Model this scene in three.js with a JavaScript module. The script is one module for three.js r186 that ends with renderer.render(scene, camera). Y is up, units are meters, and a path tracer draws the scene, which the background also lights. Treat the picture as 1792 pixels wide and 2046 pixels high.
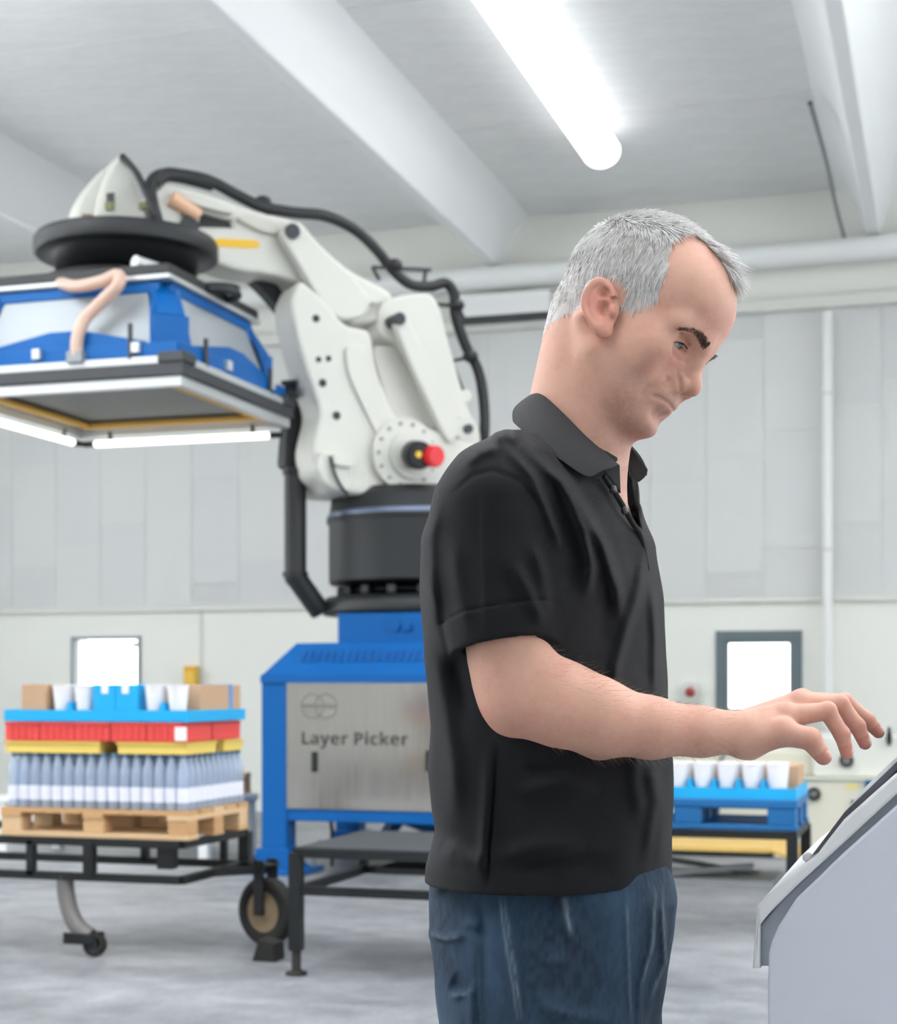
import * as THREE from 'three';
import { RoundedBoxGeometry } from 'three/addons/geometries/RoundedBoxGeometry.js';
import { mergeGeometries } from 'three/addons/utils/BufferGeometryUtils.js';
import { RectAreaLightUniformsLib } from 'three/addons/lights/RectAreaLightUniformsLib.js';
import { FontLoader } from 'three/addons/loaders/FontLoader.js';
import { TextGeometry } from 'three/addons/geometries/TextGeometry.js';

// ---------- camera, sky, exposure ----------
const scene = new THREE.Scene();
const FPX = 3230, YAW = 17.27 * Math.PI / 180, EYE = 1.18, CX = 896, HOR = 1370;
const camera = new THREE.PerspectiveCamera(2 * Math.atan(1023 / FPX) * 180 / Math.PI, 1792 / 2046, 0.1, 200);
camera.position.set(0, EYE, 0);
camera.rotation.set(0, YAW, 0);
camera.setViewOffset(1792, 2046, 0, 1023 - HOR, 1792, 2046);   // level camera with the lens shifted up
camera.focus = 1.86;
camera.userData.fStop = 8;
scene.add(camera);
scene.background = new THREE.Color(0.93, 0.97, 1.0);          // even overcast sky outside the windows
scene.backgroundIntensity = 5.0;
const renderer = new THREE.WebGLRenderer({ antialias: true });
renderer.toneMapping = THREE.LinearToneMapping;
renderer.toneMappingExposure = 0.98;
renderer.shadowMap.enabled = true;
RectAreaLightUniformsLib.init();
const LAMP_POWER = 14;

// ---------- helpers ----------
const V = (x, y, z) => new THREE.Vector3(x, y, z);
const RIGHT = V(Math.cos(YAW), 0, -Math.sin(YAW)), FWD = V(-Math.sin(YAW), 0, -Math.cos(YAW));
// a point of the hall from a measured direction and its distance along the view
const at = (px, py, d) => V(0, EYE, 0).addScaledVector(RIGHT, (px - CX) / FPX * d).addScaledVector(FWD, d).add(V(0, (HOR - py) / FPX * d, 0));
let seed = 7;
const rnd = () => { seed = (seed * 1664525 + 1013904223) >>> 0; return seed / 4294967296; };
const taken = {};
const numbered = (n) => { const k = taken[n] = (taken[n] ?? -1) + 1; return k ? n + '_' + String(k).padStart(3, '0') : n; };
const shade = (o) => { o.traverse((m) => { if (m.isMesh) { m.castShadow = true; m.receiveShadow = true; } }); return o; };
function tag(o, label, category, group, kind) {
  o.userData.label = label; o.userData.category = category;
  if (group) o.userData.group = group;
  if (kind) o.userData.kind = kind;
  return o;
}
function thing(name, label, category, pos = [0, 0, 0], turn = 0, group) {
  const o = new THREE.Group(); o.name = numbered(name); scene.add(o);
  o.position.set(...pos); o.rotation.y = turn;
  return tag(o, label, category, group);
}
function part(name, geo, mat, parent, pos) {
  const g = Array.isArray(geo) ? mergeGeometries(geo.map((x) => { const y = x.index ? x.toNonIndexed() : x.clone(); for (const k of Object.keys(y.attributes)) if (!['position', 'normal', 'uv'].includes(k)) y.deleteAttribute(k); return y; })) : geo;
  const m = new THREE.Mesh(g, mat); m.name = name; m.castShadow = m.receiveShadow = true;
  if (pos) m.position.set(...pos);
  parent.add(m); return m;
}
function solo(name, geo, mat, label, category, group, pos) {
  const m = part(numbered(name), geo, mat, scene, pos); return tag(m, label, category, group);
}
function struct(name, geo, mat, parent) {
  const m = part(parent ? name : numbered(name), geo, mat, parent ?? scene);
  if (!parent) m.userData.kind = 'structure';
  return m;
}
const box = (w, h, d, x = 0, y = 0, z = 0) => new THREE.BoxGeometry(w, h, d).translate(x, y, z);
const rbox = (w, h, d, r, x = 0, y = 0, z = 0) => new RoundedBoxGeometry(w, h, d, 2, Math.min(r, w / 2.01, h / 2.01, d / 2.01)).translate(x, y, z);
const UPV = V(0, 1, 0);
function bar(a, b, w, h, up = UPV) {                      // straight bar of rectangular section from a to b
  const d = b.clone().sub(a), L = d.length(); d.normalize();
  let s = new THREE.Vector3().crossVectors(up, d); if (s.length() < 1e-3) s = V(1, 0, 0); s.normalize();
  const u = new THREE.Vector3().crossVectors(d, s);
  const g = new THREE.BoxGeometry(w, h, L);
  return g.applyMatrix4(new THREE.Matrix4().makeBasis(s, u, d).setPosition(a.clone().add(b).multiplyScalar(0.5)));
}
function rod(a, b, r, seg = 14, r2 = r) {
  const d = b.clone().sub(a), L = d.length();
  const g = new THREE.CylinderGeometry(r2, r, L, seg);
  return g.applyQuaternion(new THREE.Quaternion().setFromUnitVectors(UPV, d.normalize())).translate((a.x + b.x) / 2, (a.y + b.y) / 2, (a.z + b.z) / 2);
}
const tube = (pts, r, n = 60, seg = 12) => new THREE.TubeGeometry(new THREE.CatmullRomCurve3(pts, false, 'centripetal'), n, r, seg);
const lathe = (pts, seg = 32) => new THREE.LatheGeometry(pts.map(([r, y]) => new THREE.Vector2(r, y)), seg);
const hex = (h) => new THREE.Color(h);
const mat = (c, rough = 0.6, metal = 0, more = {}) => new THREE.MeshPhysicalMaterial({ color: c, roughness: rough, metalness: metal, ...more });
// value noise on a torus, for textures that repeat
function noiseTex(n, layers, colorFn, srgb = true) {
  const data = new Uint8Array(n * n * 4);
  const grids = layers.map(([fx, fy]) => { const g = new Float32Array(fx * fy); for (let i = 0; i < g.length; i++) g[i] = rnd(); return g; });
  const sm = (t) => t * t * (3 - 2 * t);
  for (let y = 0; y < n; y++) for (let x = 0; x < n; x++) {
    const v = layers.map(([fx, fy], k) => {
      const u = x / n * fx, w = y / n * fy, i = Math.floor(u), j = Math.floor(w), a = sm(u - i), b = sm(w - j), g = grids[k];
      const q = (p, r) => g[(r % fy) * fx + (p % fx)];
      return (q(i, j) * (1 - a) + q(i + 1, j) * a) * (1 - b) + (q(i, j + 1) * (1 - a) + q(i + 1, j + 1) * a) * b;
    });
    const c = colorFn(v, x / n, y / n), o = (y * n + x) * 4;
    data[o] = c[0]; data[o + 1] = c[1]; data[o + 2] = c[2]; data[o + 3] = 255;
  }
  const t = new THREE.DataTexture(data, n, n);
  t.wrapS = t.wrapT = THREE.RepeatWrapping; t.magFilter = THREE.LinearFilter; t.minFilter = THREE.LinearMipmapLinearFilter; t.generateMipmaps = true;
  if (srgb) t.colorSpace = THREE.SRGBColorSpace;
  t.needsUpdate = true; return t;
}
const rep = (t, x, y) => { const c = t.clone(); c.repeat.set(x, y); c.needsUpdate = true; return c; };
const grey = (f) => (v) => { const g = Math.max(0, Math.min(255, f(v))); return [g, g, g]; };

// ---------- materials of the hall ----------
const TX = {
  floor: noiseTex(512, [[5, 9], [17, 40], [60, 60], [256, 256]], (v) => { const g = 132 + 30 * (v[0] - .5) + 26 * (v[1] - .5) + 12 * (v[2] - .5) + 14 * (v[3] - .5); return [g - 2, g, g + 4]; }),
  floorRough: noiseTex(256, [[6, 10], [40, 40]], grey((v) => 112 + 28 * (v[0] - .5) + 22 * (v[1] - .5)), false),
  grain: noiseTex(256, [[64, 64], [256, 256]], grey((v) => 128 + 70 * (v[0] - .5) + 90 * (v[1] - .5)), false),
  slab: noiseTex(256, [[4, 14], [12, 60], [128, 128]], (v) => { const g = 236 + 8 * (v[0] - .5) + 8 * (v[1] - .5) + 8 * (v[2] - .5); return [g - 1, g, g]; }),
  wood: noiseTex(256, [[3, 60], [8, 128], [40, 256]], (v) => { const g = v[0] * .5 + v[1] * .35 + v[2] * .3; return [243 - 50 * g, 212 - 52 * g, 172 - 52 * g]; }),
  steel: noiseTex(256, [[128, 2], [256, 3]], grey((v) => 110 + 50 * (v[0] - .5) + 40 * (v[1] - .5)), false),
  knit: noiseTex(256, [[128, 128], [256, 256]], grey((v) => 128 + 80 * (v[0] - .5) + 100 * (v[1] - .5)), false),
};
const M = {
  floor: mat(0xffffff, 1, 0, { map: rep(TX.floor, 5, 5), roughnessMap: rep(TX.floorRough, 4, 4), specularIntensity: 0.9 }),
  wallUpper: [0xd6d7d6, 0xd8d9d7, 0xd5d6d5].map((c) => mat(c, 0.92, 0, { bumpMap: rep(TX.grain, 3, 6), bumpScale: 0.002 })),
  wallBase: mat(0xd4d5d3, 0.92), wallLower: mat(0xe9eae3, 0.8), trim: mat(0xd9dad4, 0.7),
  wall: mat(0xe6e7e4, 0.9), slab: mat(0xffffff, 0.9, 0, { map: rep(TX.slab, 4, 6) }), rib: mat(0xeef0f0, 0.8),
  whitePipe: mat(0xe8eae8, 0.5), frame: mat(0x5f6d72, 0.5), thinFrame: mat(0x7d8688, 0.5), glass: mat(0xffffff, 0.02, 0, { transmission: 1, thickness: 0, ior: 1.45 }),
  lampBody: mat(0xf4f4f2, 0.5), lampGlow: new THREE.MeshStandardMaterial({ color: 0xffffff, emissive: new THREE.Color(0.96, 0.98, 1.0), emissiveIntensity: 3.2, roughness: 0.6 }),
  ledGlow: new THREE.MeshStandardMaterial({ color: 0xffffff, emissive: new THREE.Color(1.0, 1.0, 0.93), emissiveIntensity: 2.6, roughness: 0.6 }),
  black: mat(0x1d2022, 0.5), blackSteel: mat(0x15181a, 0.45, 0.2), rubber: mat(0x1b1a19, 0.75), darkGrey: mat(0x34373a, 0.55), grey: mat(0x8b8f91, 0.5, 0.3),
  blue: mat(0x00589e, 0.45, 0, { specularIntensity: 0.5 }), skyBlue: mat(0x00a2dc, 0.5), palletBlue: mat(0x005d98, 0.5), red: mat(0xdc4643, 0.5), yellow: mat(0xe8bd45, 0.55),
  robotWhite: mat(0xd3d3cb, 0.42, 0, { clearcoat: 0.2, clearcoatRoughness: 0.4 }), carton: mat(0xb8987a, 0.85), whitePlastic: mat(0xf2f0f2, 0.5),
  stainless: mat(0xbdb9b4, 0.36, 0.85, { roughnessMap: rep(TX.steel, 1, 1), bumpMap: rep(TX.steel, 1, 1), bumpScale: 0.0002 }),
  alu: mat(0xc9cccd, 0.4, 0.6), cream: mat(0xe2dfcc, 0.55), wood: [0, 1, 2].map((k) => { const t = rep(TX.wood, 1, 1); t.offset.set(.3 * k, .37 * k); return mat([0xffffff, 0xf1e6d8, 0xe6d6c2][k], 0.8, 0, { map: t }); }),
};
// ---------- the hall ----------
const WZ = -13.95, XL = -10.4, XR = 5.6, ZF = 5.0, SLAB = 5.35, RIBB = 4.9;
struct('floor', box(XR - XL + 0.6, 0.2, ZF - WZ + 0.6, (XL + XR) / 2, -0.1, (ZF + WZ) / 2), M.floor);
const ceiling = struct('ceiling', box(XR - XL + 0.6, 0.25, ZF - WZ + 0.6, (XL + XR) / 2, SLAB + 0.125, (ZF + WZ) / 2), M.slab);
{ // ribs of the concrete ceiling: narrow foot, sloped flanks, a soft fillet into the slab
  for (const rx of [-7.15, -3.88, -0.61, 2.66]) {
    const s = new THREE.Shape(), b = 0.055, t = 0.13, hgt = SLAB - RIBB;
    s.moveTo(-b, 0.012); s.lineTo(-b + 0.012, 0); s.lineTo(b - 0.012, 0); s.lineTo(b, 0.012); s.lineTo(t, hgt - 0.2);
    s.quadraticCurveTo(t + 0.05, hgt - 0.02, t + 0.3, hgt + 0.02); s.lineTo(-t - 0.3, hgt + 0.02); s.quadraticCurveTo(-t - 0.05, hgt - 0.02, -t, hgt - 0.2); s.lineTo(-b, 0.012);
    const g = new THREE.ExtrudeGeometry(s, { depth: ZF - WZ, bevelEnabled: false, curveSegments: 14 }).translate(rx, RIBB, WZ);
    struct('ceiling_rib', g, M.rib, ceiling);
  }
  // shuttering joints across the slab: thin boards pressed slightly proud of it
  for (let k = 0; k < 8; k++) for (const x0 of [-10.3, -7.0, -3.73, -0.46]) struct('slab_panel', box(2.97 - 0.0, 0.012, 2.28, x0 + 1.485 + 0.0, SLAB - 0.004, WZ + 1.2 + k * 2.3), M.slab, ceiling);
}
// back wall: rendered lower part with two windows, boarded upper part
const HY = 1.915, wins = [
  { x0: at(127, 1370, 15.6).x, x1: at(264, 1370, 15.36).x, y0: 0.98, y1: 1.655, n: 'window_1' },
  { x0: at(1433, 1370, 13.97).x, x1: at(1602, 1370, 13.66).x, y0: 0.9, y1: 1.648, n: 'window_2' }];
{
  const T = 0.3, zc = WZ - T / 2, gs = [];
  const seg = (x0, x1, y0, y1) => gs.push(box(x1 - x0, y1 - y0, T, (x0 + x1) / 2, (y0 + y1) / 2, zc));
  seg(XL, XR, HY, SLAB);
  seg(XL, wins[0].x0, 0, HY); seg(wins[0].x1, wins[1].x0, 0, HY); seg(wins[1].x1, XR, 0, HY);
  for (const w of wins) { seg(w.x0, w.x1, 0, w.y0); seg(w.x0, w.x1, w.y1, HY); }
  const wall = struct('wall_back', gs, M.wallLower);
  // wood-wool boards above: upright strips, each shifted against the next
  const bw = 0.487, bh = 1.0, top = 4.42, variants = [rbox(bw - 0.004, bh - 0.004, 0.03, 0.002), rbox(bw - 0.004, bh - 0.005, 0.031, 0.002)];
  const cut = {};
  let col = 0;
  for (let x = -9.8; x < 0.6; x += bw, col++) {
    const off = (col * 0.2) % bh;
    for (let y = HY + 0.03 - bh + off; y < top; y += bh) {
      const a = Math.max(y, HY + 0.03), b = Math.min(y + bh, top);
      if (b - a < 0.03) continue;
      const key = (b - a).toFixed(3);
      const g = b - a > bh - 0.001 ? variants[col % 2] : (cut[key] ??= rbox(bw - 0.004, b - a - 0.004, 0.03, 0.002));
      const m = part('board', g, M.wallUpper[Math.floor(rnd() * 3)], wall, [x + bw / 2, (a + b) / 2, WZ + 0.013]);
    }
  }
  part('board_backing', box(11, top - HY - 0.02, 0.036, -4.6, (top + HY) / 2, WZ + 0.004), M.wallBase, wall);
  // slim rail between render and boards, and the narrow joints of the render panels
  struct('trim_1', box(XR - XL, 0.05, 0.05, (XL + XR) / 2, HY, WZ + 0.02), M.trim);
  for (const px of [378]) struct('trim_2', box(0.03, HY - 0.02, 0.016, at(px, 1370, 15.1).x, HY / 2, WZ + 0.006), M.trim);
  struct('trim_3', rbox(XR - XL, 0.12, 0.12, 0.03, (XL + XR) / 2, 4.4, WZ + 0.06), M.trim);
  for (const w of wins) {
    const thin = w.n === 'window_1', f = thin ? 0.03 : 0.085, fm = thin ? M.thinFrame : M.frame, zf = WZ - 0.03;
    const X = (w.x0 + w.x1) / 2, Y = (w.y0 + w.y1) / 2, W = w.x1 - w.x0, H = w.y1 - w.y0;
    const g = new THREE.Group(); g.name = w.n; g.userData.kind = 'structure'; scene.add(g);
    part('frame', [box(f, H, 0.1, w.x0 + f / 2, Y, zf), box(f, H, 0.1, w.x1 - f / 2, Y, zf), box(W - 2 * f, f, 0.1, X, w.y1 - f / 2, zf), box(W - 2 * f, f, 0.1, X, w.y0 + f / 2, zf)], fm, g);
    part('pane', box(W - 2 * f, H - 2 * f, 0.006, X, Y, zf - 0.02), M.glass, g);
    if (thin) { part('stay_arm', bar(V(w.x1 - 0.03, w.y1 - 0.07, zf + 0.05), V(w.x1 - 0.2, w.y1 - 0.1, zf + 0.05), 0.012, 0.02), M.grey, g); part('window_handle', rbox(0.03, 0.05, 0.03, 0.008, w.x1 - 0.05, w.y1 - 0.085, zf + 0.06), M.darkGrey, g); }
    else part('sash', [box(0.02, H - 2 * f, 0.05, w.x0 + f + 0.01, Y, zf), box(0.02, H - 2 * f, 0.05, w.x1 - f - 0.01, Y, zf), box(W - 2 * f, 0.02, 0.05, X, w.y1 - f - 0.01, zf)], M.thinFrame, g);
    part('sill', box(W + 0.1, 0.03, 0.12, X, w.y0 - 0.015, WZ + 0.05), M.trim, g);
  }
}
// side walls with the tall windows that let the daylight in, and the wall behind the camera
function sideWall(name, x, sgn, ids) {
  const T = 0.3, xc = x + sgn * T / 2, gs = [], y0 = 1.0, y1 = 4.2, spans = [[-11.5, -8.7], [-7.2, -4.4], [-2.9, -0.1]];
  gs.push(box(T, y0, ZF - WZ, xc, y0 / 2, (ZF + WZ) / 2), box(T, SLAB - y1, ZF - WZ, xc, (SLAB + y1) / 2, (ZF + WZ) / 2));
  let z = WZ;
  for (const [a, b] of spans) { gs.push(box(T, y1 - y0, a - z, xc, (y0 + y1) / 2, (a + z) / 2)); z = b; }
  gs.push(box(T, y1 - y0, ZF - z, xc, (y0 + y1) / 2, (ZF + z) / 2));
  struct(name, gs, M.wall);
  spans.forEach(([a, b], k) => {
    const g = new THREE.Group(); g.name = 'window_' + (ids + k); g.userData.kind = 'structure'; scene.add(g);
    const f = 0.07, Y = (y0 + y1) / 2, Z = (a + b) / 2, D = b - a, H = y1 - y0;
    part('frame', [box(0.08, H, f, xc, Y, a + f / 2), box(0.08, H, f, xc, Y, b - f / 2), box(0.08, f, D - 2 * f, xc, y0 + f / 2, Z), box(0.08, f, D - 2 * f, xc, y1 - f / 2, Z), box(0.08, H - 2 * f, f, xc, Y, Z)], M.frame, g);
    for (const s of [-1, 1]) part('pane', box(0.006, H - 2 * f, D / 2 - 1.5 * f, xc, Y, Z + s * (D / 4 - f / 4)), M.glass, g);
  });
}
sideWall('wall_left', XL, -1, 3);
sideWall('wall_right', XR, 1, 7);
struct('wall_front', box(XR - XL + 0.6, SLAB, 0.3, (XL + XR) / 2, SLAB / 2, ZF + 0.15), M.wall);

// ceiling lights: opal linear luminaires along the bays; the unseen pendants are added to brighten
const lampLen = 3.4;
function lamp(x, z, label, y = 5.18, up = 0) {
  const g = thing('ceiling_light', label, 'ceiling light', [x, y, z], 0, 'linear luminaires under the ceiling');
  const w = 0.25, h = 0.085;
  const s = new THREE.Shape(); s.absarc(0, 0, w / 2, Math.PI, 0, false); s.lineTo(w / 2, 0.02); s.lineTo(-w / 2, 0.02); s.closePath();
  const cover = new THREE.ExtrudeGeometry(s, { depth: lampLen, bevelEnabled: true, bevelSize: 0.015, bevelThickness: 0.02, bevelSegments: 3, curveSegments: 12 }).scale(1, 0.85, 1).translate(0, -0.005, -lampLen / 2);
  part('diffuser', cover, M.lampGlow, g);
  part('housing', rbox(0.15, 0.08, lampLen - 0.1, 0.01, 0, 0.06, 0), M.lampBody, g);
  part('hanger', [rod(V(0, 0.09, -1.3), V(0, SLAB + 0.02 - y, -1.3), 0.012), rod(V(0, 0.09, 1.3), V(0, SLAB + 0.02 - y, 1.3), 0.012)], M.lampBody, g);
  const L = new THREE.RectAreaLight(new THREE.Color(0.97, 0.985, 1.0), LAMP_POWER, 0.2, lampLen);
  L.position.set(0, -0.125, 0); L.rotation.x = -Math.PI / 2; L.name = 'luminaire_glow'; g.add(L);
  if (up) { const T = new THREE.RectAreaLight(new THREE.Color(0.97, 0.985, 1.0), up, 0.14, lampLen); T.position.set(0, 0.115, 0); T.rotation.x = Math.PI / 2; T.name = 'added_uplight'; g.add(T); part('added_uplight_cover', rbox(0.14, 0.008, lampLen - 0.1, 0.003, 0, 0.104, 0), M.lampGlow, g); }  // upward light and glowing cover added to lift the ceiling brightness
  return g;
}
lamp(-2.5, -10.2, 'long glowing tubular light on the ceiling above the grey-haired man');
for (const [x, z, up = 88] of [[-2.5, -4.4], [-5.9, -5.6], [-9.0, -7.5], [-9.0, -3.0], [-5.9, -0.5], [-2.5, 0.6], [0.45, -2.9], [0.77, -7.2, 14], [4.0, -9], [4.0, -4]])
  lamp(x, z, 'added unseen pendant luminaire brightening the ceiling and the man from a ceiling bay', 4.45, up);  // pendants added out of view to brighten ceiling, hair and shoulders

// pipes and fittings on the back wall
{
  const py = 4.78, zr = WZ + 0.22;
  const duct = thing('ventilation_duct', 'thick round white duct running along the top of the back wall', 'duct', [-4, py, zr]);
  part('pipe', rod(V(-5.9, 0, 0), V(6, 0, 0), 0.1, 28), M.whitePipe, duct);
  for (const x of [-3.2, -0.4, 2.2, 4.6]) part('pipe_clamp', [rod(V(x - 0.02, 0, 0), V(x + 0.02, 0, 0), 0.107, 28), bar(V(x, 0.05, -0.08), V(x, 0.05, -0.22), 0.03, 0.03)], M.whitePipe, duct);
  const vx = at(1655, 1370, 13.6).x;
  const down = thing('downpipe', 'thin upright white pipe on the back wall beside the dark-framed window', 'pipe', [vx, 0, WZ + 0.13]);
  part('pipe', rod(V(0, 0.0, 0), V(0, 4.3, 0), 0.042, 20), M.whitePipe, down);
  for (const y of [0.8, 2.3, 3.6]) part('pipe_clamp', [rod(V(0, y, 0), V(0, y + 0.03, 0), 0.05, 20), box(0.03, 0.03, 0.05, 0, y + 0.015, -0.06)], M.trim, down);
  // cable hanging along the ceiling by the right rib
  const cab = [at(1618, 205, 11.35), at(1650, 320, 12.0), at(1672, 420, 12.9), at(1690, 486, 13.5)];
  solo('ceiling_conduit', tube(cab, 0.016, 24, 8), M.grey, 'thin grey conduit running along the ceiling down to the duct', 'conduit');
  const un = at(1000, 612, 14.15);
  const unit = thing('wall_vent', 'flat white air vent with a dark slot on the back wall behind the robot hose', 'vent', [un.x, un.y, WZ + 0.14]);
  part('housing', rbox(0.85, 0.2, 0.2, 0.015, 0, 0.04, 0), M.whitePipe, unit);
  part('slot', box(0.82, 0.045, 0.17, 0, -0.08, 0.012), M.darkGrey, unit);
  const al = at(1380, 1383, 13.95);
  const alarm = thing('alarm_button', 'small red push button on a round grey plate beside the dark-framed window', 'button', [al.x, al.y, WZ + 0.02]);
  part('plate', rod(V(0, 0, -0.02), V(0, 0, 0.02), 0.09, 28), M.trim, alarm);
  part('button', lathe([[0, 0.07], [0.03, 0.065], [0.042, 0.04], [0.042, 0.0]], 24).rotateX(Math.PI / 2), mat(0xa03a34, 0.5), alarm);
  const yb = at(362, 1349, 15.1);
  const box1 = thing('wall_box', 'small yellow box on the back wall above the brown carton', 'box', [yb.x, yb.y, WZ + 0.06]);
  part('case', rbox(0.115, 0.175, 0.11, 0.012), M.yellow, box1);
  part('lid', rbox(0.1, 0.04, 0.115, 0.01, 0, 0.06, 0.006), mat(0xe0a41c, 0.5), box1);
}
// ---------- carts, pallets and their loads ----------
const onZ = (px, py, z) => { const d = at(px, py, 1).sub(V(0, EYE, 0)); return V(0, EYE, 0).addScaledVector(d, z / d.z); };   // where a sight line meets the upright plane z
function flatShape(pts) { const s = new THREE.Shape(); pts.forEach((p, i) => (i ? s.lineTo(p[0], p[1]) : s.moveTo(p[0], p[1]))); s.closePath(); return s; }
const wheelGeo = (r, w) => ({
  tyre: lathe([[r * 0.62, -w / 2], [r * 0.93, -w / 2], [r, -w * 0.3], [r, w * 0.3], [r * 0.93, w / 2], [r * 0.62, w / 2], [r * 0.62, -w / 2]], 36).rotateX(Math.PI / 2),
  hub: lathe([[0, -w * 0.42], [r * 0.2, -w * 0.45], [r * 0.22, -w * 0.3], [r * 0.5, -w * 0.25], [r * 0.55, -w * 0.44], [r * 0.63, -w * 0.44], [r * 0.63, w * 0.44], [r * 0.55, w * 0.44], [r * 0.5, w * 0.25], [r * 0.22, w * 0.3], [r * 0.2, w * 0.45], [0, w * 0.42]], 36).rotateX(Math.PI / 2),
});
function makePallet(name, label, pos, W, D, H, mats, group) {       // boards and blocks of a pallet, each its own piece
  const g = thing(name, label, 'pallet', pos, 0, group), t = 0.021, bt = H - 3 * t;
  const pick = () => mats[Math.floor(rnd() * mats.length)];
  const runner = box(W, t, 0.1), lead = box(W, t, 0.1), cross = box(0.1, t, D), block = rbox(0.1, bt, 0.09, 0.004);
  for (const z of [-D / 2 + 0.05, 0, D / 2 - 0.05]) {
    part('bottom_board', runner, pick(), g, [0, t / 2, z]);
    for (const x of [-W / 2 + 0.05, 0, W / 2 - 0.05]) part('block', block, pick(), g, [x, t + bt / 2, z]);
  }
  for (const x of [-W / 2 + 0.05, 0, W / 2 - 0.05]) part('stringer_board', cross, pick(), g, [x, t + bt + t / 2, 0]);
  const n = 5; for (let k = 0; k < n; k++) part('deck_board', lead, pick(), g, [0, H - t / 2, -D / 2 + 0.05 + k * (D - 0.1) / (n - 1)]);
  return g;
}
function cartFrame(g, x0, x1, z0, z1, top, low, posts, m, ring = true) {          // open steel frame: top ring, lower ring, posts
  const t = 0.035;
  part('top_rail', box(x1 - x0, t, t, (x0 + x1) / 2, top - t / 2, z1), m, g); part('top_rail', box(x1 - x0, t, t, (x0 + x1) / 2, top - t / 2, z0), m, g);
  part('top_rail', box(t, t, z1 - z0, x0, top - t / 2, (z0 + z1) / 2), m, g); part('top_rail', box(t, t, z1 - z0, x1, top - t / 2, (z0 + z1) / 2), m, g);
  part('cross_rail', box(t, t, z1 - z0, (x0 + x1) / 2, top - t / 2, (z0 + z1) / 2), m, g);
  if (!ring) for (const [x, z] of posts) part('foot_plate', box(0.1, 0.012, 0.1, x, 0.006, z), m, g);
  if (ring) part('lower_rail', box(x1 - x0, t, t, (x0 + x1) / 2, low, z1), m, g); if (ring) part('lower_rail', box(x1 - x0, t, t, (x0 + x1) / 2, low, z0), m, g);
  if (ring) part('lower_rail', box(t, t, z1 - z0, x0, low, (z0 + z1) / 2), m, g); if (ring) part('lower_rail', box(t, t, z1 - z0, x1, low, (z0 + z1) / 2), m, g);
  for (const [x, z, w] of posts) part('post', box(w ?? t, top - low - t / 2, w ?? t, x, (top + low) / 2 - t / 4, z), m, g);
}
function caster(g, x, z, low, r, hubMat, turn) {
  const c = new THREE.Group(); c.name = 'caster'; c.position.set(x, 0, z); c.rotation.y = turn; g.add(c);
  const w = wheelGeo(r, 0.07);
  part('tyre', w.tyre, M.rubber, c, [0.02, r, 0]); part('hub', w.hub, hubMat, c, [0.02, r, 0]);
  const hgt = low - r;
  part('fork', [rbox(0.06, hgt + 0.03, 0.012, 0.004, 0.01, r + hgt / 2, 0.046), rbox(0.06, hgt + 0.03, 0.012, 0.004, 0.01, r + hgt / 2, -0.046), rbox(0.1, 0.014, 0.105, 0.004, 0, low - 0.008, 0), rod(V(0.02, r, -0.056), V(0.02, r, 0.056), 0.014)], M.blackSteel, c);
  return c;
}
const TOP = 0.515, LOW = 0.345;
// cart with the mixed load
const A1 = at(362, 1680, 6.93);
const cart1 = thing('pallet_cart', 'black steel cart under the wooden pallet of mixed layers', 'cart', [A1.x, 0, A1.z]);
cartFrame(cart1, -1.6, 0, -0.66, 0, TOP, LOW, [[-0.44, 0, 0.045], [-0.73, 0], [-1.6, 0], [0, -0.66, 0.05], [-0.52, -0.66], [-1.6, -0.66], [-0.11, -0.66, 0.03]], M.blackSteel);
part('corner_stub', box(0.07, 0.09, 0.06, -0.08, TOP - 0.08, -0.03), M.blackSteel, cart1);
part('outrigger', [bar(V(0, LOW, -0.62), V(0.17, LOW, -0.55), 0.04, 0.04), bar(V(0, LOW, -0.3), V(0.17, LOW, -0.5), 0.035, 0.035)], M.blackSteel, cart1);
const hubBrown = mat(0x8d7a5f, 0.7);
caster(cart1, 0.165, -0.5, LOW + 0.03, 0.155, hubBrown, -0.32);
caster(cart1, -1.55, -0.6, LOW, 0.14, hubBrown, 0.2);
{ // bent swivel arm with its small wheel at the near side
  const arm = new THREE.Group(); arm.name = 'swivel_leg'; cart1.add(arm);
  const p = [V(-0.575, LOW + 0.0, -0.02), V(-0.57, 0.27, -0.02), V(-0.545, 0.19, -0.01), V(-0.50, 0.125, 0.0), V(-0.44, 0.085, 0.0)];
  part('bent_tube', tube(p, 0.038, 30, 12), mat(0x6d6b68, 0.55, 0.2), arm);
  const w = wheelGeo(0.05, 0.05);
  part('tyre', w.tyre, M.rubber, arm, [-0.415, 0.05, 0]); part('hub', w.hub, M.darkGrey, arm, [-0.415, 0.05, 0]);
  part('fork', [rbox(0.16, 0.05, 0.01, 0.004, -0.47, 0.078, 0.036), rbox(0.16, 0.05, 0.01, 0.004, -0.47, 0.078, -0.036)], M.blackSteel, arm);
}
const wedge = at(540, 1912, 6.98);
const chock = thing('wheel_chock', 'small black rubber chock on the floor at the cart wheel', 'chock', [wedge.x, 0, wedge.z + 0.02]);
part('wedge', new THREE.ExtrudeGeometry(flatShape([[-0.05, 0], [0.05, 0], [0.045, 0.07], [-0.02, 0.085]]), { depth: 0.1, bevelEnabled: true, bevelSize: 0.004, bevelThickness: 0.004, bevelSegments: 1 }).translate(0, 0.004, -0.05), M.rubber, chock);

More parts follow.
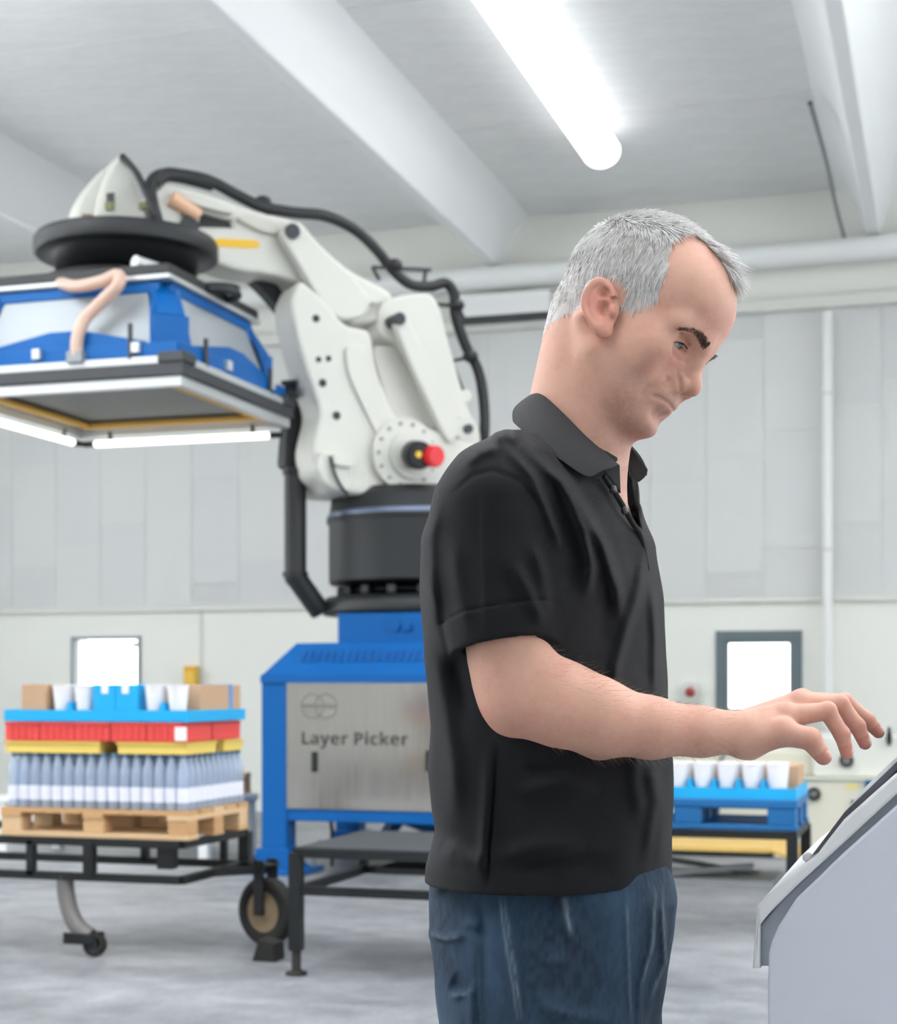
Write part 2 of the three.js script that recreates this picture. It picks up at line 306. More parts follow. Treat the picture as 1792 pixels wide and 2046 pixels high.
// wooden pallet and its layers
const PW = 0.92, PD = 0.62, PH = 0.125, PX = A1.x - PW / 2 + 0.028, PZ = A1.z - PD / 2 - 0.01;
makePallet('wooden_pallet', 'light wooden pallet carrying bottles, red crates and cups', [PX, TOP, PZ], PW, PD, PH, M.wood);
const bottleGrey = mat(0xdbe6f4, 0.12, 0, { transmission: 0.6, thickness: 0, ior: 1.33 });
const bottleBand = mat(0xe9eaf6, 0.5), capMat = mat(0x5d7b96, 0.5);
{
  const body = lathe([[0, 0.0], [0.022, 0.0], [0.0265, 0.006], [0.0265, 0.05], [0.0258, 0.055], [0.0265, 0.06], [0.0265, 0.15], [0.0245, 0.17], [0.017, 0.205], [0.0125, 0.218], [0.0125, 0.228]], 14);
  const band = lathe([[0.0272, 0.035], [0.0272, 0.098]], 14), cap = lathe([[0, 0.243], [0.013, 0.242], [0.0145, 0.238], [0.0145, 0.226], [0.0125, 0.226]], 12);
  const proto = new THREE.Group();
  part('body', body, bottleGrey, proto); part('label', band, bottleBand, proto); part('cap', cap, capMat, proto);
  const nx = 16, nz = 11, p = 0.0555;
  for (let i = 0; i < nx; i++) for (let k = 0; k < nz; k++) {
    if (!(k < 4 || i > nx - 5)) continue;                                   // the block behind them shows nowhere
    const b = proto.clone(); b.name = numbered('water_bottle'); scene.add(b);
    b.position.set(PX + PW / 2 - 0.04 - (nx - 1 - i) * p + (rnd() - .5) * .0008, TOP + PH, PZ + PD / 2 - 0.034 - k * p + (rnd() - .5) * .0008);
    b.rotation.y = rnd() * 6;
    tag(b, 'clear water bottle with a pale band in the packed layer on the wooden pallet', 'bottle', 'water bottles on the wooden pallet');
  }
  // the pulled shrink film round the layer: clear sheets on the four sides
}
let ly = TOP + PH + 0.243;
function openBox(w, h, d, t) { return [box(w, t, d, 0, t / 2, 0), box(w, h - t, t, 0, (h + t) / 2, d / 2 - t / 2), box(w, h - t, t, 0, (h + t) / 2, -d / 2 + t / 2), box(t, h - t, d - 2 * t, w / 2 - t / 2, (h + t) / 2, 0), box(t, h - t, d - 2 * t, -w / 2 + t / 2, (h + t) / 2, 0)]; }
const trayYellow = mat(0xe6c968, 0.55);
function tray(w, d, x, z, label) {
  const g = thing('yellow_tray', label, 'tray', [x, ly, z], 0, 'yellow trays on the bottles');
  part('shell', openBox(w, 0.05, d, 0.008), trayYellow, g);
  part('rim', [box(w + 0.012, 0.01, 0.014, 0, 0.046, d / 2), box(w + 0.012, 0.01, 0.014, 0, 0.046, -d / 2), box(0.014, 0.01, d, w / 2, 0.046, 0), box(0.014, 0.01, d, -w / 2, 0.046, 0)], mat(0xdcbc58, 0.5), g);
}
tray(0.47, 0.29, PX - 0.21, PZ + 0.15, 'wide yellow tray under the red crates, away from the pallet corner');
tray(0.33, 0.29, PX + 0.28, PZ + 0.15, 'shorter yellow tray under the red crates at the pallet corner');
tray(0.5, 0.25, PX - 0.19, PZ - 0.165, 'yellow tray behind the wide one under the red crates');
tray(0.32, 0.2, PX + 0.28, PZ - 0.19, 'yellow tray at the rear corner of the pallet under the red crates');
ly += 0.054;
{
  const w = 0.168, h = 0.083, d = 0.29;
  const proto = new THREE.Group();
  part('shell', openBox(w, h, d, 0.006), M.red, proto);
  part('rim', [box(w + 0.004, 0.012, 0.008, 0, h - 0.008, d / 2 + 0.001), box(w + 0.004, 0.012, 0.008, 0, h - 0.008, -d / 2 - 0.001), box(0.006, 0.012, d, w / 2, h - 0.008, 0), box(0.006, 0.012, d, -w / 2, h - 0.008, 0)], mat(0xcf3d3b, 0.5), proto);
  part('rib', [-0.05, -0.017, 0.017, 0.05].map((x) => box(0.006, h - 0.02, 0.004, x, h / 2 - 0.004, d / 2 + 0.002)), mat(0xd24240, 0.5), proto);
  part('bolt_fill', [-0.04, 0, 0.04].map((x) => box(0.03, 0.02, d - 0.04, x, h - 0.04, 0)), M.darkGrey, proto);
  for (let r = 0; r < 2; r++) for (let i = 0; i < 5; i++) {
    const c = proto.clone(); c.name = numbered('red_crate'); scene.add(c);
    c.position.set(PX - 0.362 + i * 0.1755, ly, PZ + (r ? -0.155 : 0.152) + (rnd() - .5) * .006);
    tag(c, r ? 'small red open crate in the rear row of the stacked pallet layer' : 'small red open crate in the front row of the stacked pallet layer', 'crate', r ? 'red crates, rear row' : 'red crates, front row');
  }
  solo('paper_label', rbox(0.055, 0.06, 0.004, 0.001), M.whitePlastic, 'white paper label between the red crates at the pallet corner', 'label', null, [PX + PW / 2 - 0.035, ly + 0.035, PZ + PD / 2 + 0.001]);
}
ly += 0.086;
// tray of cups and cartons, used on both pallets
function cupGeo() { return { cup: lathe([[0, 0.004], [0.031, 0.004], [0.033, 0], [0.047, 0.142], [0.05, 0.144], [0.05, 0.148], [0.046, 0.148], [0.032, 0.01], [0, 0.01]], 26) }; }
const cupProto = (() => { const g = new THREE.Group(), rim = new THREE.TorusGeometry(0.048, 0.003, 6, 26).rotateX(Math.PI / 2).translate(0, 0.147, 0); part('cup_wall', cupGeo().cup, M.whitePlastic, g); part('rim', rim, M.whitePlastic, g); return g; })();
function cup(x, y, z, label, group) { const c = cupProto.clone(); c.name = numbered('paper_cup'); scene.add(c); c.position.set(x, y, z); tag(c, label, 'cup', group); }
function cupTray(name, label, x, y, z, w, d, peaks, m) {
  const g = thing(name, label, 'tray', [x, y, z]);
  part('base', openBox(w, 0.05, d, 0.01), m, g);
  for (const px of peaks) part('divider', new THREE.ExtrudeGeometry(flatShape([[px - 0.017, 0.012], [px + 0.017, 0.012], [px + 0.007, 0.085], [px - 0.007, 0.085]]), { depth: 0.14, bevelEnabled: false }).translate(0, 0, d / 2 - 0.155), m, g);
  return g;
}
{
  const xc = (px) => (px - 376) / 430, x0 = PX + PW / 2;
  cupTray('cup_tray', 'bright blue tray of white cups on top of the red crates', PX, ly, PZ, PW - 0.02, PD - 0.02, [xc(121.5) + PW / 2, xc(317) + PW / 2], M.skyBlue);
  const zt = PZ + PD / 2 - 0.07, yb = ly + 0.011;
  for (const r of [0, 1]) for (const px of [98, 145, 294, 340]) if (!(r && px > 290)) cup(x0 + xc(px), yb, zt - r * 0.11, r ? 'white cup in the rear row of the blue tray above the red crates' : 'white cup in the front row of the blue tray above the red crates', r ? 'cups of the tall load, rear' : 'cups of the tall load, front');
  const carton = (label, x, z, w, d, h = 0.152, m = M.carton) => { const g = thing('carton', label, 'carton', [x, yb, z]); part('body', rbox(w, h, d, 0.003, 0, h / 2, 0), m, g); part('tape', box(0.035, 0.0012, d * 0.98, 0, h + 0.0004, 0), mat(0xa68867, 0.5), g); return g; };
  carton('brown cardboard carton at the end of the blue tray, away from the robot', x0 + xc(45), zt - 0.035, 0.125, 0.16);
  const side = carton('long brown cardboard carton along the pallet side facing the robot pedestal', PX + PW / 2 - 0.097, PZ - 0.075, 0.14, 0.42, 0.15);
  const st = part('strap', [box(0.003, 0.152, 0.035, 0.0712, 0.076, -0.1), box(0.142, 0.003, 0.035, 0, 0.1515, -0.1)], mat(0x5a8fc8, 0.5), side);
  carton('brown cardboard carton behind the white cups on the blue tray', PX - 0.13, PZ - 0.15, 0.5, 0.18, 0.13);
  const bc = thing('blue_carton', 'bright blue folded carton with two white notches between the white cups', 'carton', [x0 + xc(219), yb, zt - 0.006]);
  part('body', [rbox(0.108, 0.152, 0.1, 0.004, -0.055, 0.076, 0), rbox(0.108, 0.152, 0.1, 0.004, 0.055, 0.076, 0)], M.skyBlue, bc);
  for (const s of [-1, 1]) part('notch', rbox(0.034, 0.042, 0.006, 0.003, s * 0.05, 0.131, 0.05), M.whitePlastic, bc);
}
// second cart, empty
const A2 = at(592, 1695, 6.6);
const cart2 = thing('empty_cart', 'empty black steel cart in front of the blue robot pedestal', 'cart', [A2.x, 0, A2.z]);
cartFrame(cart2, 0, 1.15, -0.8, 0, TOP, LOW, [[0, 0, 0.05], [1.15, 0], [0, -0.8], [1.15, -0.8]], M.blackSteel);
part('sheet_top', box(1.15, 0.008, 0.8, 0.575, TOP + 0.003, -0.4), M.darkGrey, cart2);
part('drip_pan', box(0.7, 0.02, 0.5, 0.62, TOP - 0.1, -0.45), M.darkGrey, cart2);
part('leg', box(0.05, LOW - 0.1, 0.05, 0, LOW / 2 + 0.05, 0), M.blackSteel, cart2); part('leg', box(0.035, LOW, 0.035, 0.66, LOW / 2, -0.8), M.blackSteel, cart2);
for (const [x, z] of [[1.1, -0.05], [1.1, -0.76]]) caster(cart2, x, z, LOW, 0.12, hubBrown, 0.3);
{ const c = new THREE.Group(); c.name = 'foot'; cart2.add(c); part('pad', lathe([[0, 0.12], [0.02, 0.12], [0.02, 0.02], [0.045, 0.012], [0.045, 0], [0, 0]], 20), M.rubber, c); }

// third cart with the blue pallet
const A3 = at(1583, 1660, 7.34);
const cart3 = thing('pallet_cart', 'black steel cart under the blue plastic pallet', 'cart', [A3.x, 0, A3.z]);
cartFrame(cart3, -1.05, 0, -0.7, 0, TOP, 0.012, [[0, 0, 0.05], [-1.05, 0], [0, -0.7, 0.05], [-1.05, -0.7]], M.blackSteel, false);
{
  const w = 1.0, d = 0.64, h = 0.145, x = A3.x - w / 2 + 0.02, z = A3.z - d / 2 - 0.01;
  const g = thing('plastic_pallet', 'blue plastic pallet on a black cart behind the man', 'pallet', [x, TOP, z]);
  part('deck', rbox(w, 0.045, d, 0.01, 0, h - 0.0225, 0), M.palletBlue, g);
  for (const zz of [-d / 2 + 0.06, 0, d / 2 - 0.06]) { part('skid', rbox(w, 0.025, 0.11, 0.006, 0, 0.0125, zz), M.palletBlue, g); for (const xx of [-w / 2 + 0.07, 0, w / 2 - 0.07]) part('foot', rbox(0.13, h - 0.065, 0.11, 0.01, xx, 0.025 + (h - 0.07) / 2, zz), M.palletBlue, g); }
  const y = TOP + h, peaks = []; for (let k = 0; k < 8; k++) peaks.push(w / 2 - 0.1 - 0.113 * (k + 0.5));
  cupTray('cup_tray', 'bright blue tray of white cups on the blue plastic pallet', x, y, z, w - 0.01, d - 0.03, peaks, M.skyBlue);
  for (const r of [0, 1]) for (let k = 0; k < 8; k++) cup(x + w / 2 - 0.1 - 0.113 * k, y + 0.011, z + d / 2 - 0.085 - r * 0.12, r ? 'white cup in the rear row above the blue plastic pallet' : 'white cup in the front row above the blue plastic pallet', r ? 'cups on the blue pallet, rear' : 'cups on the blue pallet, front');
  const c = thing('carton', 'brown cardboard carton behind the cups on the blue plastic pallet', 'carton', [x + 0.01, y + 0.011, z - 0.13]);
  part('body', rbox(w - 0.06, 0.13, 0.3, 0.004, 0, 0.065, 0), M.carton, c); part('tape', box(w - 0.08, 0.0012, 0.04, 0, 0.1304, 0), mat(0xa68867, 0.5), c);
}
// farther wooden pallet on a white stand behind the mixed load
{
  const b = at(417, 1600, 10.5);
  const st = thing('stand', 'white metal stand with a wooden pallet beside the robot pedestal', 'stand', [b.x, 0, b.z]);
  const h = b.y, m = M.whitePipe;
  part('top', rbox(1.6, 0.05, 0.8, 0.01, -0.8, h - 0.025, -0.4), m, st);
  for (const [x, z] of [[-0.05, -0.05], [-1.55, -0.05], [-0.05, -0.75], [-1.55, -0.75]]) part('leg', rbox(0.07, h - 0.05, 0.07, 0.01, x, (h - 0.05) / 2, z), m, st);
  part('side_panel', rbox(1.5, 0.25, 0.02, 0.006, -0.8, h - 0.18, -0.06), m, st);
  makePallet('wooden_pallet', 'weathered wooden pallet on the white stand beside the robot pedestal', [b.x - 0.65, h, b.z - 0.4], 1.2, 0.75, 0.144, M.wood);
}
// yellow lifting platform and the cream machine by the back wall
{
  const a = at(1532, 1693, 9.4), h = a.y;
  const g = thing('lift_table', 'low lifting platform with a yellow top near the cream machine', 'lift table', [a.x, 0, a.z]);
  part('top_plate', rbox(0.9, 0.035, 0.75, 0.008, -0.44, h - 0.018, -0.375), mat(0xd6b264, 0.55), g);
  part('ramp_flap', bar(V(0.0, h - 0.02, -0.4), V(0.16, h - 0.07, -0.4), 0.7, 0.02), mat(0xd6b264, 0.55), g);
  part('skirt', box(0.85, 0.03, 0.6, -0.4, h - 0.052, -0.37), M.darkGrey, g);
  part('scissor_leg', [bar(V(-0.75, 0.03, -0.2), V(-0.1, h - 0.13, -0.2), 0.05, 0.03), bar(V(-0.75, h - 0.13, -0.5), V(-0.1, 0.03, -0.5), 0.05, 0.03)], M.grey, g);
  part('base', box(0.85, 0.03, 0.6, -0.4, 0.015, -0.37), M.grey, g);
}
{
  const z = -11.2, q = (px, py) => onZ(px, py, z), a = q(1300, 1500), b = q(1840, 1560);
  const g = thing('cream_machine', 'cream machine with black handwheels standing by the back wall', 'machine', [(a.x + b.x) / 2, 0, z]);
  const cx = (a.x + b.x) / 2, W = b.x - a.x, L = (px, py, dz = 0) => { const p = q(px, py); return V(p.x - cx, p.y, dz); };
  const h1 = q(1700, 1556).y, h2 = q(1500, 1503).y, h3 = q(1700, 1470).y;
  part('base_cabinet', rbox(W, h1, 0.8, 0.02, 0, h1 / 2, -0.4), M.cream, g);
  part('seam_strip', rbox(W * 0.42, 0.016, 0.02, 0.004, W * 0.28, h1 - 0.01, 0.002), mat(0xa9bdb4, 0.5), g);
  const wl = L(1618, 1500).x;
  part('upper_housing', rbox(W / 2 - wl, h3 - h1, 0.6, 0.02, (W / 2 + wl) / 2, (h1 + h3) / 2, -0.45), mat(0xdedfd8, 0.5), g);
  part('front_hood', rbox(wl + W / 2, h2 - h1, 0.55, 0.02, (wl - W / 2) / 2, (h1 + h2) / 2, -0.5), M.cream, g);
  const wheel = (px, py, r) => { const p = L(px, py); const wg = new THREE.Group(); wg.name = 'handwheel'; wg.position.set(p.x, p.y, py < 1556 ? -0.12 : 0.03); g.add(wg);
    part('rim', new THREE.TorusGeometry(r, r * 0.36, 10, 28), M.black, wg); part('spoke', [rod(V(-r, 0, 0), V(r, 0, 0), r * 0.16), rod(V(0, -r, 0), V(0, r, 0), r * 0.16)], M.grey, wg); part('axle', rod(V(0, 0, -0.05), V(0, 0, 0.02), r * 0.3), M.grey, wg); };
  wheel(1689, 1521, 0.036); wheel(1627, 1586, 0.034);
  const lv = L(1775, 1490); part('lever', [rod(V(lv.x, lv.y, -0.13), V(lv.x, lv.y + 0.12, -0.1), 0.012), rbox(0.035, 0.07, 0.03, 0.008, lv.x, lv.y + 0.05, -0.12)], M.black, g);
  const bb = L(1741, 1568); part('junction_box', rbox(0.08, 0.07, 0.05, 0.008, bb.x, bb.y, 0.02), mat(0x28588c, 0.5), g);
  const kb = L(1705, 1603); part('knob', rod(V(kb.x, kb.y, 0), V(kb.x, kb.y, 0.04), 0.016), M.black, g);
  const yl = L(1702, 1571); part('warning_sticker', rbox(0.08, 0.035, 0.003, 0.001, yl.x, yl.y, 0.002), mat(0xe8d98a, 0.6), g);
  const d0 = L(1424, 1540), d1 = L(1446, 1500); part('diagonal_stay', rod(V(d0.x, d0.y, -0.2), V(d1.x, d1.y + 0.02, -0.2), 0.014), M.grey, g);
}
// control desk beside the man
{
  const z0 = at(1533, 1900, 1.78).z, q = (px, py) => { const p = onZ(px, py, z0); return [p.x, p.y]; };
  const org = q(1560, 1900), g = thing('control_desk', 'light grey control desk with a sloping top under the man\'s hand', 'control desk', [org[0], 0, z0]);
  const S = (l) => flatShape(l.map(([a, b]) => { const p = q(a, b); return [p[0] - org[0], p[1]]; }));
  const far = [2100, 1190];
  const ext = (l, depth, z, bev = 0.002) => new THREE.ExtrudeGeometry(l instanceof THREE.Shape ? l : S(l), { depth: depth - 2 * bev, bevelEnabled: bev > 0, bevelSize: bev, bevelThickness: bev, bevelSegments: 2, bevelOffset: -bev }).translate(0, 0, z - depth + bev);
  // side panel reaching the floor
  const bp = [[1534, 1960], [1536, 1905], [1542, 1880], [1555, 1850], [1590, 1796], [1684, 1705], [1792, 1608], [1960, 1450], [2000, 1425]].map(([a, b]) => { const p = q(a, b); return [p[0] - org[0], p[1]]; });
  const body = flatShape([...bp, [bp[8][0], 0], [bp[0][0], 0]]);
  const panel = mat(0xdadeea, 0.42), rimM = mat(0xeceef0, 0.35), groove = mat(0xa6adb7, 0.5), dk = mat(0x4c4e58, 0.3);
  part('side_panel', ext(body, 0.55, 0, 0.003), panel, g);
  part('recess_band', ext([[1514, 1934], [1517, 1852], [1560, 1800], [1684, 1680], [1792, 1580], [1980, 1405], [2000, 1405], [2000, 1470], [1792, 1640], [1684, 1735], [1600, 1830], [1575, 1880], [1570, 1934]], 0.53, -0.012), groove, g);
  part('top_rim', ext([[1512, 1811], [1560, 1766], [1628, 1712], [1684, 1640], [1792, 1544], [1960, 1385], [1990, 1390], [1960, 1428], [1792, 1586], [1684, 1686], [1590, 1772], [1540, 1822], [1517, 1850]], 0.55, 0.0, 0.003), rimM, g);
  part('front_lip', ext([[1503, 1936], [1508, 1850], [1512, 1811], [1518, 1806], [1518, 1936]], 0.55, -0.002, 0.003), rimM, g);
  part('touch_screen', ext([[1617, 1716], [1622, 1708], [1684, 1626], [1792, 1522], [1950, 1366], [1956, 1372], [1792, 1540], [1640, 1702]], 0.5, -0.025, 0.001), dk, g);
  const b = q(1606, 1722); part('screw_cap', new THREE.SphereGeometry(0.006, 12, 8).translate(b[0] - org[0], b[1], -0.05), M.whitePlastic, g);
}
// ---------- palletising robot on its pedestal ----------
const font = await new FontLoader().loadAsync('fonts/droid/droid_sans_bold.typeface.json');
{
  const ZP = at(522, 1744, 10.2).z, pl = onZ(522, 1744, ZP), q = (px, py) => onZ(px, py, ZP);
  const X0 = pl.x, W = 2.0, D = 1.45;
  const g = thing('robot_pedestal', 'blue steel robot pedestal with a stainless door reading Layer Picker', 'pedestal', [X0, 0, ZP]);
  const yTop = 1.243, yDoor0 = q(572, 1616).y, yB = q(572, 1640).y, pw = q(572, 1500).x - X0;
  const postGeo = rbox(pw, yTop - 0.12, 0.16, 0.008);
  for (const [x, z] of [[pw / 2, -0.08], [W - pw / 2, -0.08], [pw / 2, -D + 0.08], [W - pw / 2, -D + 0.08]]) {
    part('corner_post', postGeo, M.blue, g, [x, 0.12 + (yTop - 0.12) / 2, z]);
    const f = new THREE.Group(); f.name = 'foot'; f.position.set(x, 0, z); g.add(f);
    part('base_plate', rbox(0.46, 0.03, 0.4, 0.004, 0, 0.015, 0), M.blue, f);
    part('socket', rbox(pw + 0.06, 0.13, 0.22, 0.006, 0, 0.09, 0), M.blue, f);
    for (const s of [-1, 1]) { part('gusset', new THREE.ExtrudeGeometry(flatShape([[0, 0], [0.13, 0], [0, 0.14]]), { depth: 0.02, bevelEnabled: false }).scale(s, 1, 1).translate(s * pw / 2, 0.03, -0.01), M.blue, f); for (const t of [-1, 1]) part('anchor_bolt', rod(V(s * 0.18, 0.03, t * 0.14), V(s * 0.18, 0.09, t * 0.14), 0.018, 8), M.grey, f); }
  }
  part('bottom_beam', [rbox(W - 2 * pw, yDoor0 - yB, 0.12, 0.005, W / 2, (yDoor0 + yB) / 2, -0.07), rbox(W - 2 * pw, yDoor0 - yB, 0.12, 0.005, W / 2, (yDoor0 + yB) / 2, -D + 0.07), rbox(0.12, yDoor0 - yB, D - 0.3, 0.005, 0.08, (yDoor0 + yB) / 2, -D / 2), rbox(0.12, yDoor0 - yB, D - 0.3, 0.005, W - 0.08, (yDoor0 + yB) / 2, -D / 2)], M.blue, g);
  part('belly_plate', box(W - 0.2, 0.02, D - 0.2, W / 2, yDoor0 - 0.02, -D / 2), M.darkGrey, g);
  part('brace', [bar(V(0.75, yB, -0.5), V(0.45, 0.1, -0.95), 0.07, 0.07), bar(V(0.75, yB, -0.5), V(1.15, 0.1, -0.95), 0.07, 0.07)], M.blue, g);
  part('cable', [tube([V(1.05, yB, -0.3), V(1.12, yB - 0.1, -0.28), V(1.2, 0.1, -0.25), V(1.22, 0.02, -0.24)], 0.014), tube([V(1.12, yB, -0.3), V(1.2, yB - 0.12, -0.28), V(1.2, 0.12, -0.22), V(1.3, 0.02, -0.2)], 0.014), tube([V(0.35, yB, -0.3), V(0.36, 0.25, -0.3), V(0.36, 0.02, -0.3)], 0.012)], M.black, g);
  for (const x of [0.03, W - 0.03]) part('side_sheet', box(0.015, yTop - yDoor0, D - 0.3, x, (yTop + yDoor0) / 2, -D / 2), M.blue, g);
  // hipped roof with vent slots
  const yR = q(572, 1290).y + 0.02, in1 = 0.17;
  { const a = [[0, yTop, 0], [W, yTop, 0], [W, yTop, -D], [0, yTop, -D]], b = [[in1, yR, -in1], [W - in1, yR, -in1], [W - in1, yR, -D + in1], [in1, yR, -D + in1]], P = [], quad = (p, r, s, t) => P.push(...p, ...r, ...s, ...p, ...s, ...t);
    for (let k = 0; k < 4; k++) quad(a[k], a[(k + 1) % 4], b[(k + 1) % 4], b[k]); quad(b[0], b[1], b[2], b[3]); quad(a[3], a[2], a[1], a[0]);
    const r = new THREE.BufferGeometry(); r.setAttribute('position', new THREE.Float32BufferAttribute(P, 3)); r.setAttribute('uv', new THREE.Float32BufferAttribute(new Array(P.length / 3 * 2).fill(0), 2)); r.computeVertexNormals(); part('hipped_roof', r, M.blue, g);
    part('eave', [box(W, 0.05, 0.03, W / 2, yTop - 0.02, 0.0), box(W, 0.05, 0.03, W / 2, yTop - 0.02, -D)], M.blue, g);
    const sl = []; for (let k = 0; k < 30; k++) sl.push(bar(V(0.25 + k * 0.05, yTop + 0.09, -0.062), V(0.25 + k * 0.05, yTop + 0.16, -0.122), 0.014, 0.006)); part('vent_slot', sl, mat(0x0a4a92, 0.5), g); }
  const nk0 = q(637, 1290).x - X0; 
  part('neck', rbox(1.34, 0.2, 0.95, 0.01, nk0 + 0.67 + 0.03, yR + 0.09, -0.72), M.blue, g);
  for (const x of [0.42, 0.5]) part('neck_bolt', rod(V(nk0 + x, yR + 0.1, -0.25), V(nk0 + x, yR + 0.1, -0.225), 0.03, 8), M.blue, g);
  // stainless doors
  const dT = q(572, 1361).y, dB = yDoor0, dx0 = pw, dw = W - 2 * pw;
  for (const k of [0, 1]) {
    const d = new THREE.Group(); d.name = 'door'; d.position.set(dx0 + k * 1.12, 0, -0.012); g.add(d);
    part('sheet', rbox((k ? dw - 1.12 : 1.12) - 0.006, dT - dB - 0.006, 0.03, 0.003, (k ? dw - 1.12 : 1.12) / 2, (dT + dB) / 2, 0), M.stainless, d);
    if (!k) {
      const txt = (s, size, px, py, m, name) => { const t = new TextGeometry(s, { font, size, depth: 0.0015, curveSegments: 4 }), p = q(px, py); const o = part(name, t, m, d, [p.x - X0 - dx0, p.y, 0.0155]); return o; };
      const t = txt('Layer Picker', 0.078, 600, 1487, mat(0x3a3733, 0.6), 'lettering'); t.geometry.computeBoundingBox(); const want = q(815, 1487).x - q(600, 1487).x; t.scale.x = want / (t.geometry.boundingBox.max.x);
      const c = q(638, 1411), lg = mat(0x77736d, 0.55), ring = (x) => new THREE.TorusGeometry(0.075, 0.0045, 6, 40).scale(1, 1, 0.2).translate(x, 0, 0);
      part('emblem', [ring(-0.045), ring(0.045), rbox(0.235, 0.028, 0.002, 0.0005)], lg, d, [c.x - X0 - dx0, c.y, 0.0165]);
      const hp = q(629, 1522); part('handle', [rbox(0.04, 0.125, 0.012, 0.006), rbox(0.02, 0.09, 0.03, 0.006, 0, 0, 0.01)], M.black, d, [hp.x - X0 - dx0, hp.y, 0.02]);
      const h2 = q(857, 1520); part('handle', [rbox(0.04, 0.125, 0.012, 0.006), rbox(0.02, 0.09, 0.03, 0.006, 0, 0, 0.01)], M.black, d, [h2.x - X0 - dx0, h2.y, 0.02]);
    }
  }
}
// the robot: measured in the upright plane of its arm
const AX = at(832, HOR, 10.8), WR = at(254, HOR, 9.87);
const RU = WR.clone().sub(AX).setY(0).normalize(), RN = new THREE.Vector3().crossVectors(RU, UPV).normalize(); if (RN.dot(FWD) > 0) RN.negate();
const robot = thing('palletising_robot', 'white palletising robot arm with black hoses on the blue pedestal', 'robot', [AX.x, 0, AX.z]);
const rp = (px, py, w = 0) => {          // sight line met with the arm plane, shifted by w along the joint axis; in the robot's own axes
  const d = at(px, py, 1).sub(V(0, EYE, 0)), o = V(AX.x, 0, AX.z).addScaledVector(RN, w), t = o.clone().sub(V(0, EYE, 0)).dot(RN) / d.dot(RN);
  return V(0, EYE, 0).addScaledVector(d, t).sub(V(AX.x, 0, AX.z));
};
const basis = new THREE.Matrix4().makeBasis(RU, UPV, new THREE.Vector3().crossVectors(RU, UPV));
const wsign = new THREE.Vector3().crossVectors(RU, UPV).dot(RN) > 0 ? 1 : -1;
function plate(pts, w1, thick, bev = 0.012, holes = []) {      // casting with front face at w1 and the given thickness, edges rounded
  const uv = (p) => { const r = rp(p[0], p[1], w1); return [r.dot(RU), r.y]; };
  const s = new THREE.Shape(), L = pts.map(uv), n = L.length;
  for (let i = 0; i < n; i++) { // rounded corners
    const p = L[(i + n - 1) % n], c = L[i], q = L[(i + 1) % n], k = 0.3;
    const a = [c[0] + (p[0] - c[0]) * k, c[1] + (p[1] - c[1]) * k], b = [c[0] + (q[0] - c[0]) * k, c[1] + (q[1] - c[1]) * k];
    i ? s.lineTo(...a) : s.moveTo(...a); s.quadraticCurveTo(c[0], c[1], b[0], b[1]);
  }
  s.closePath();
  for (const h of holes) { const hp = new THREE.Path(); h.map(uv).forEach((p, i) => (i ? hp.lineTo(...p) : hp.moveTo(...p))); s.holes.push(hp); }
  const e = new THREE.ExtrudeGeometry(s, { depth: thick - 2 * bev, bevelEnabled: true, bevelSize: bev, bevelThickness: bev, bevelSegments: 3, curveSegments: 5, bevelOffset: -bev });
  e.translate(0, 0, wsign > 0 ? w1 - thick + bev : -w1 + bev);
  return e.applyMatrix4(basis);
}
const pin = (px, py, w, r, len, seg = 24) => { const a = rp(px, py, w), b = a.clone().addScaledVector(RN, -len); return rod(b, a, r, seg); };
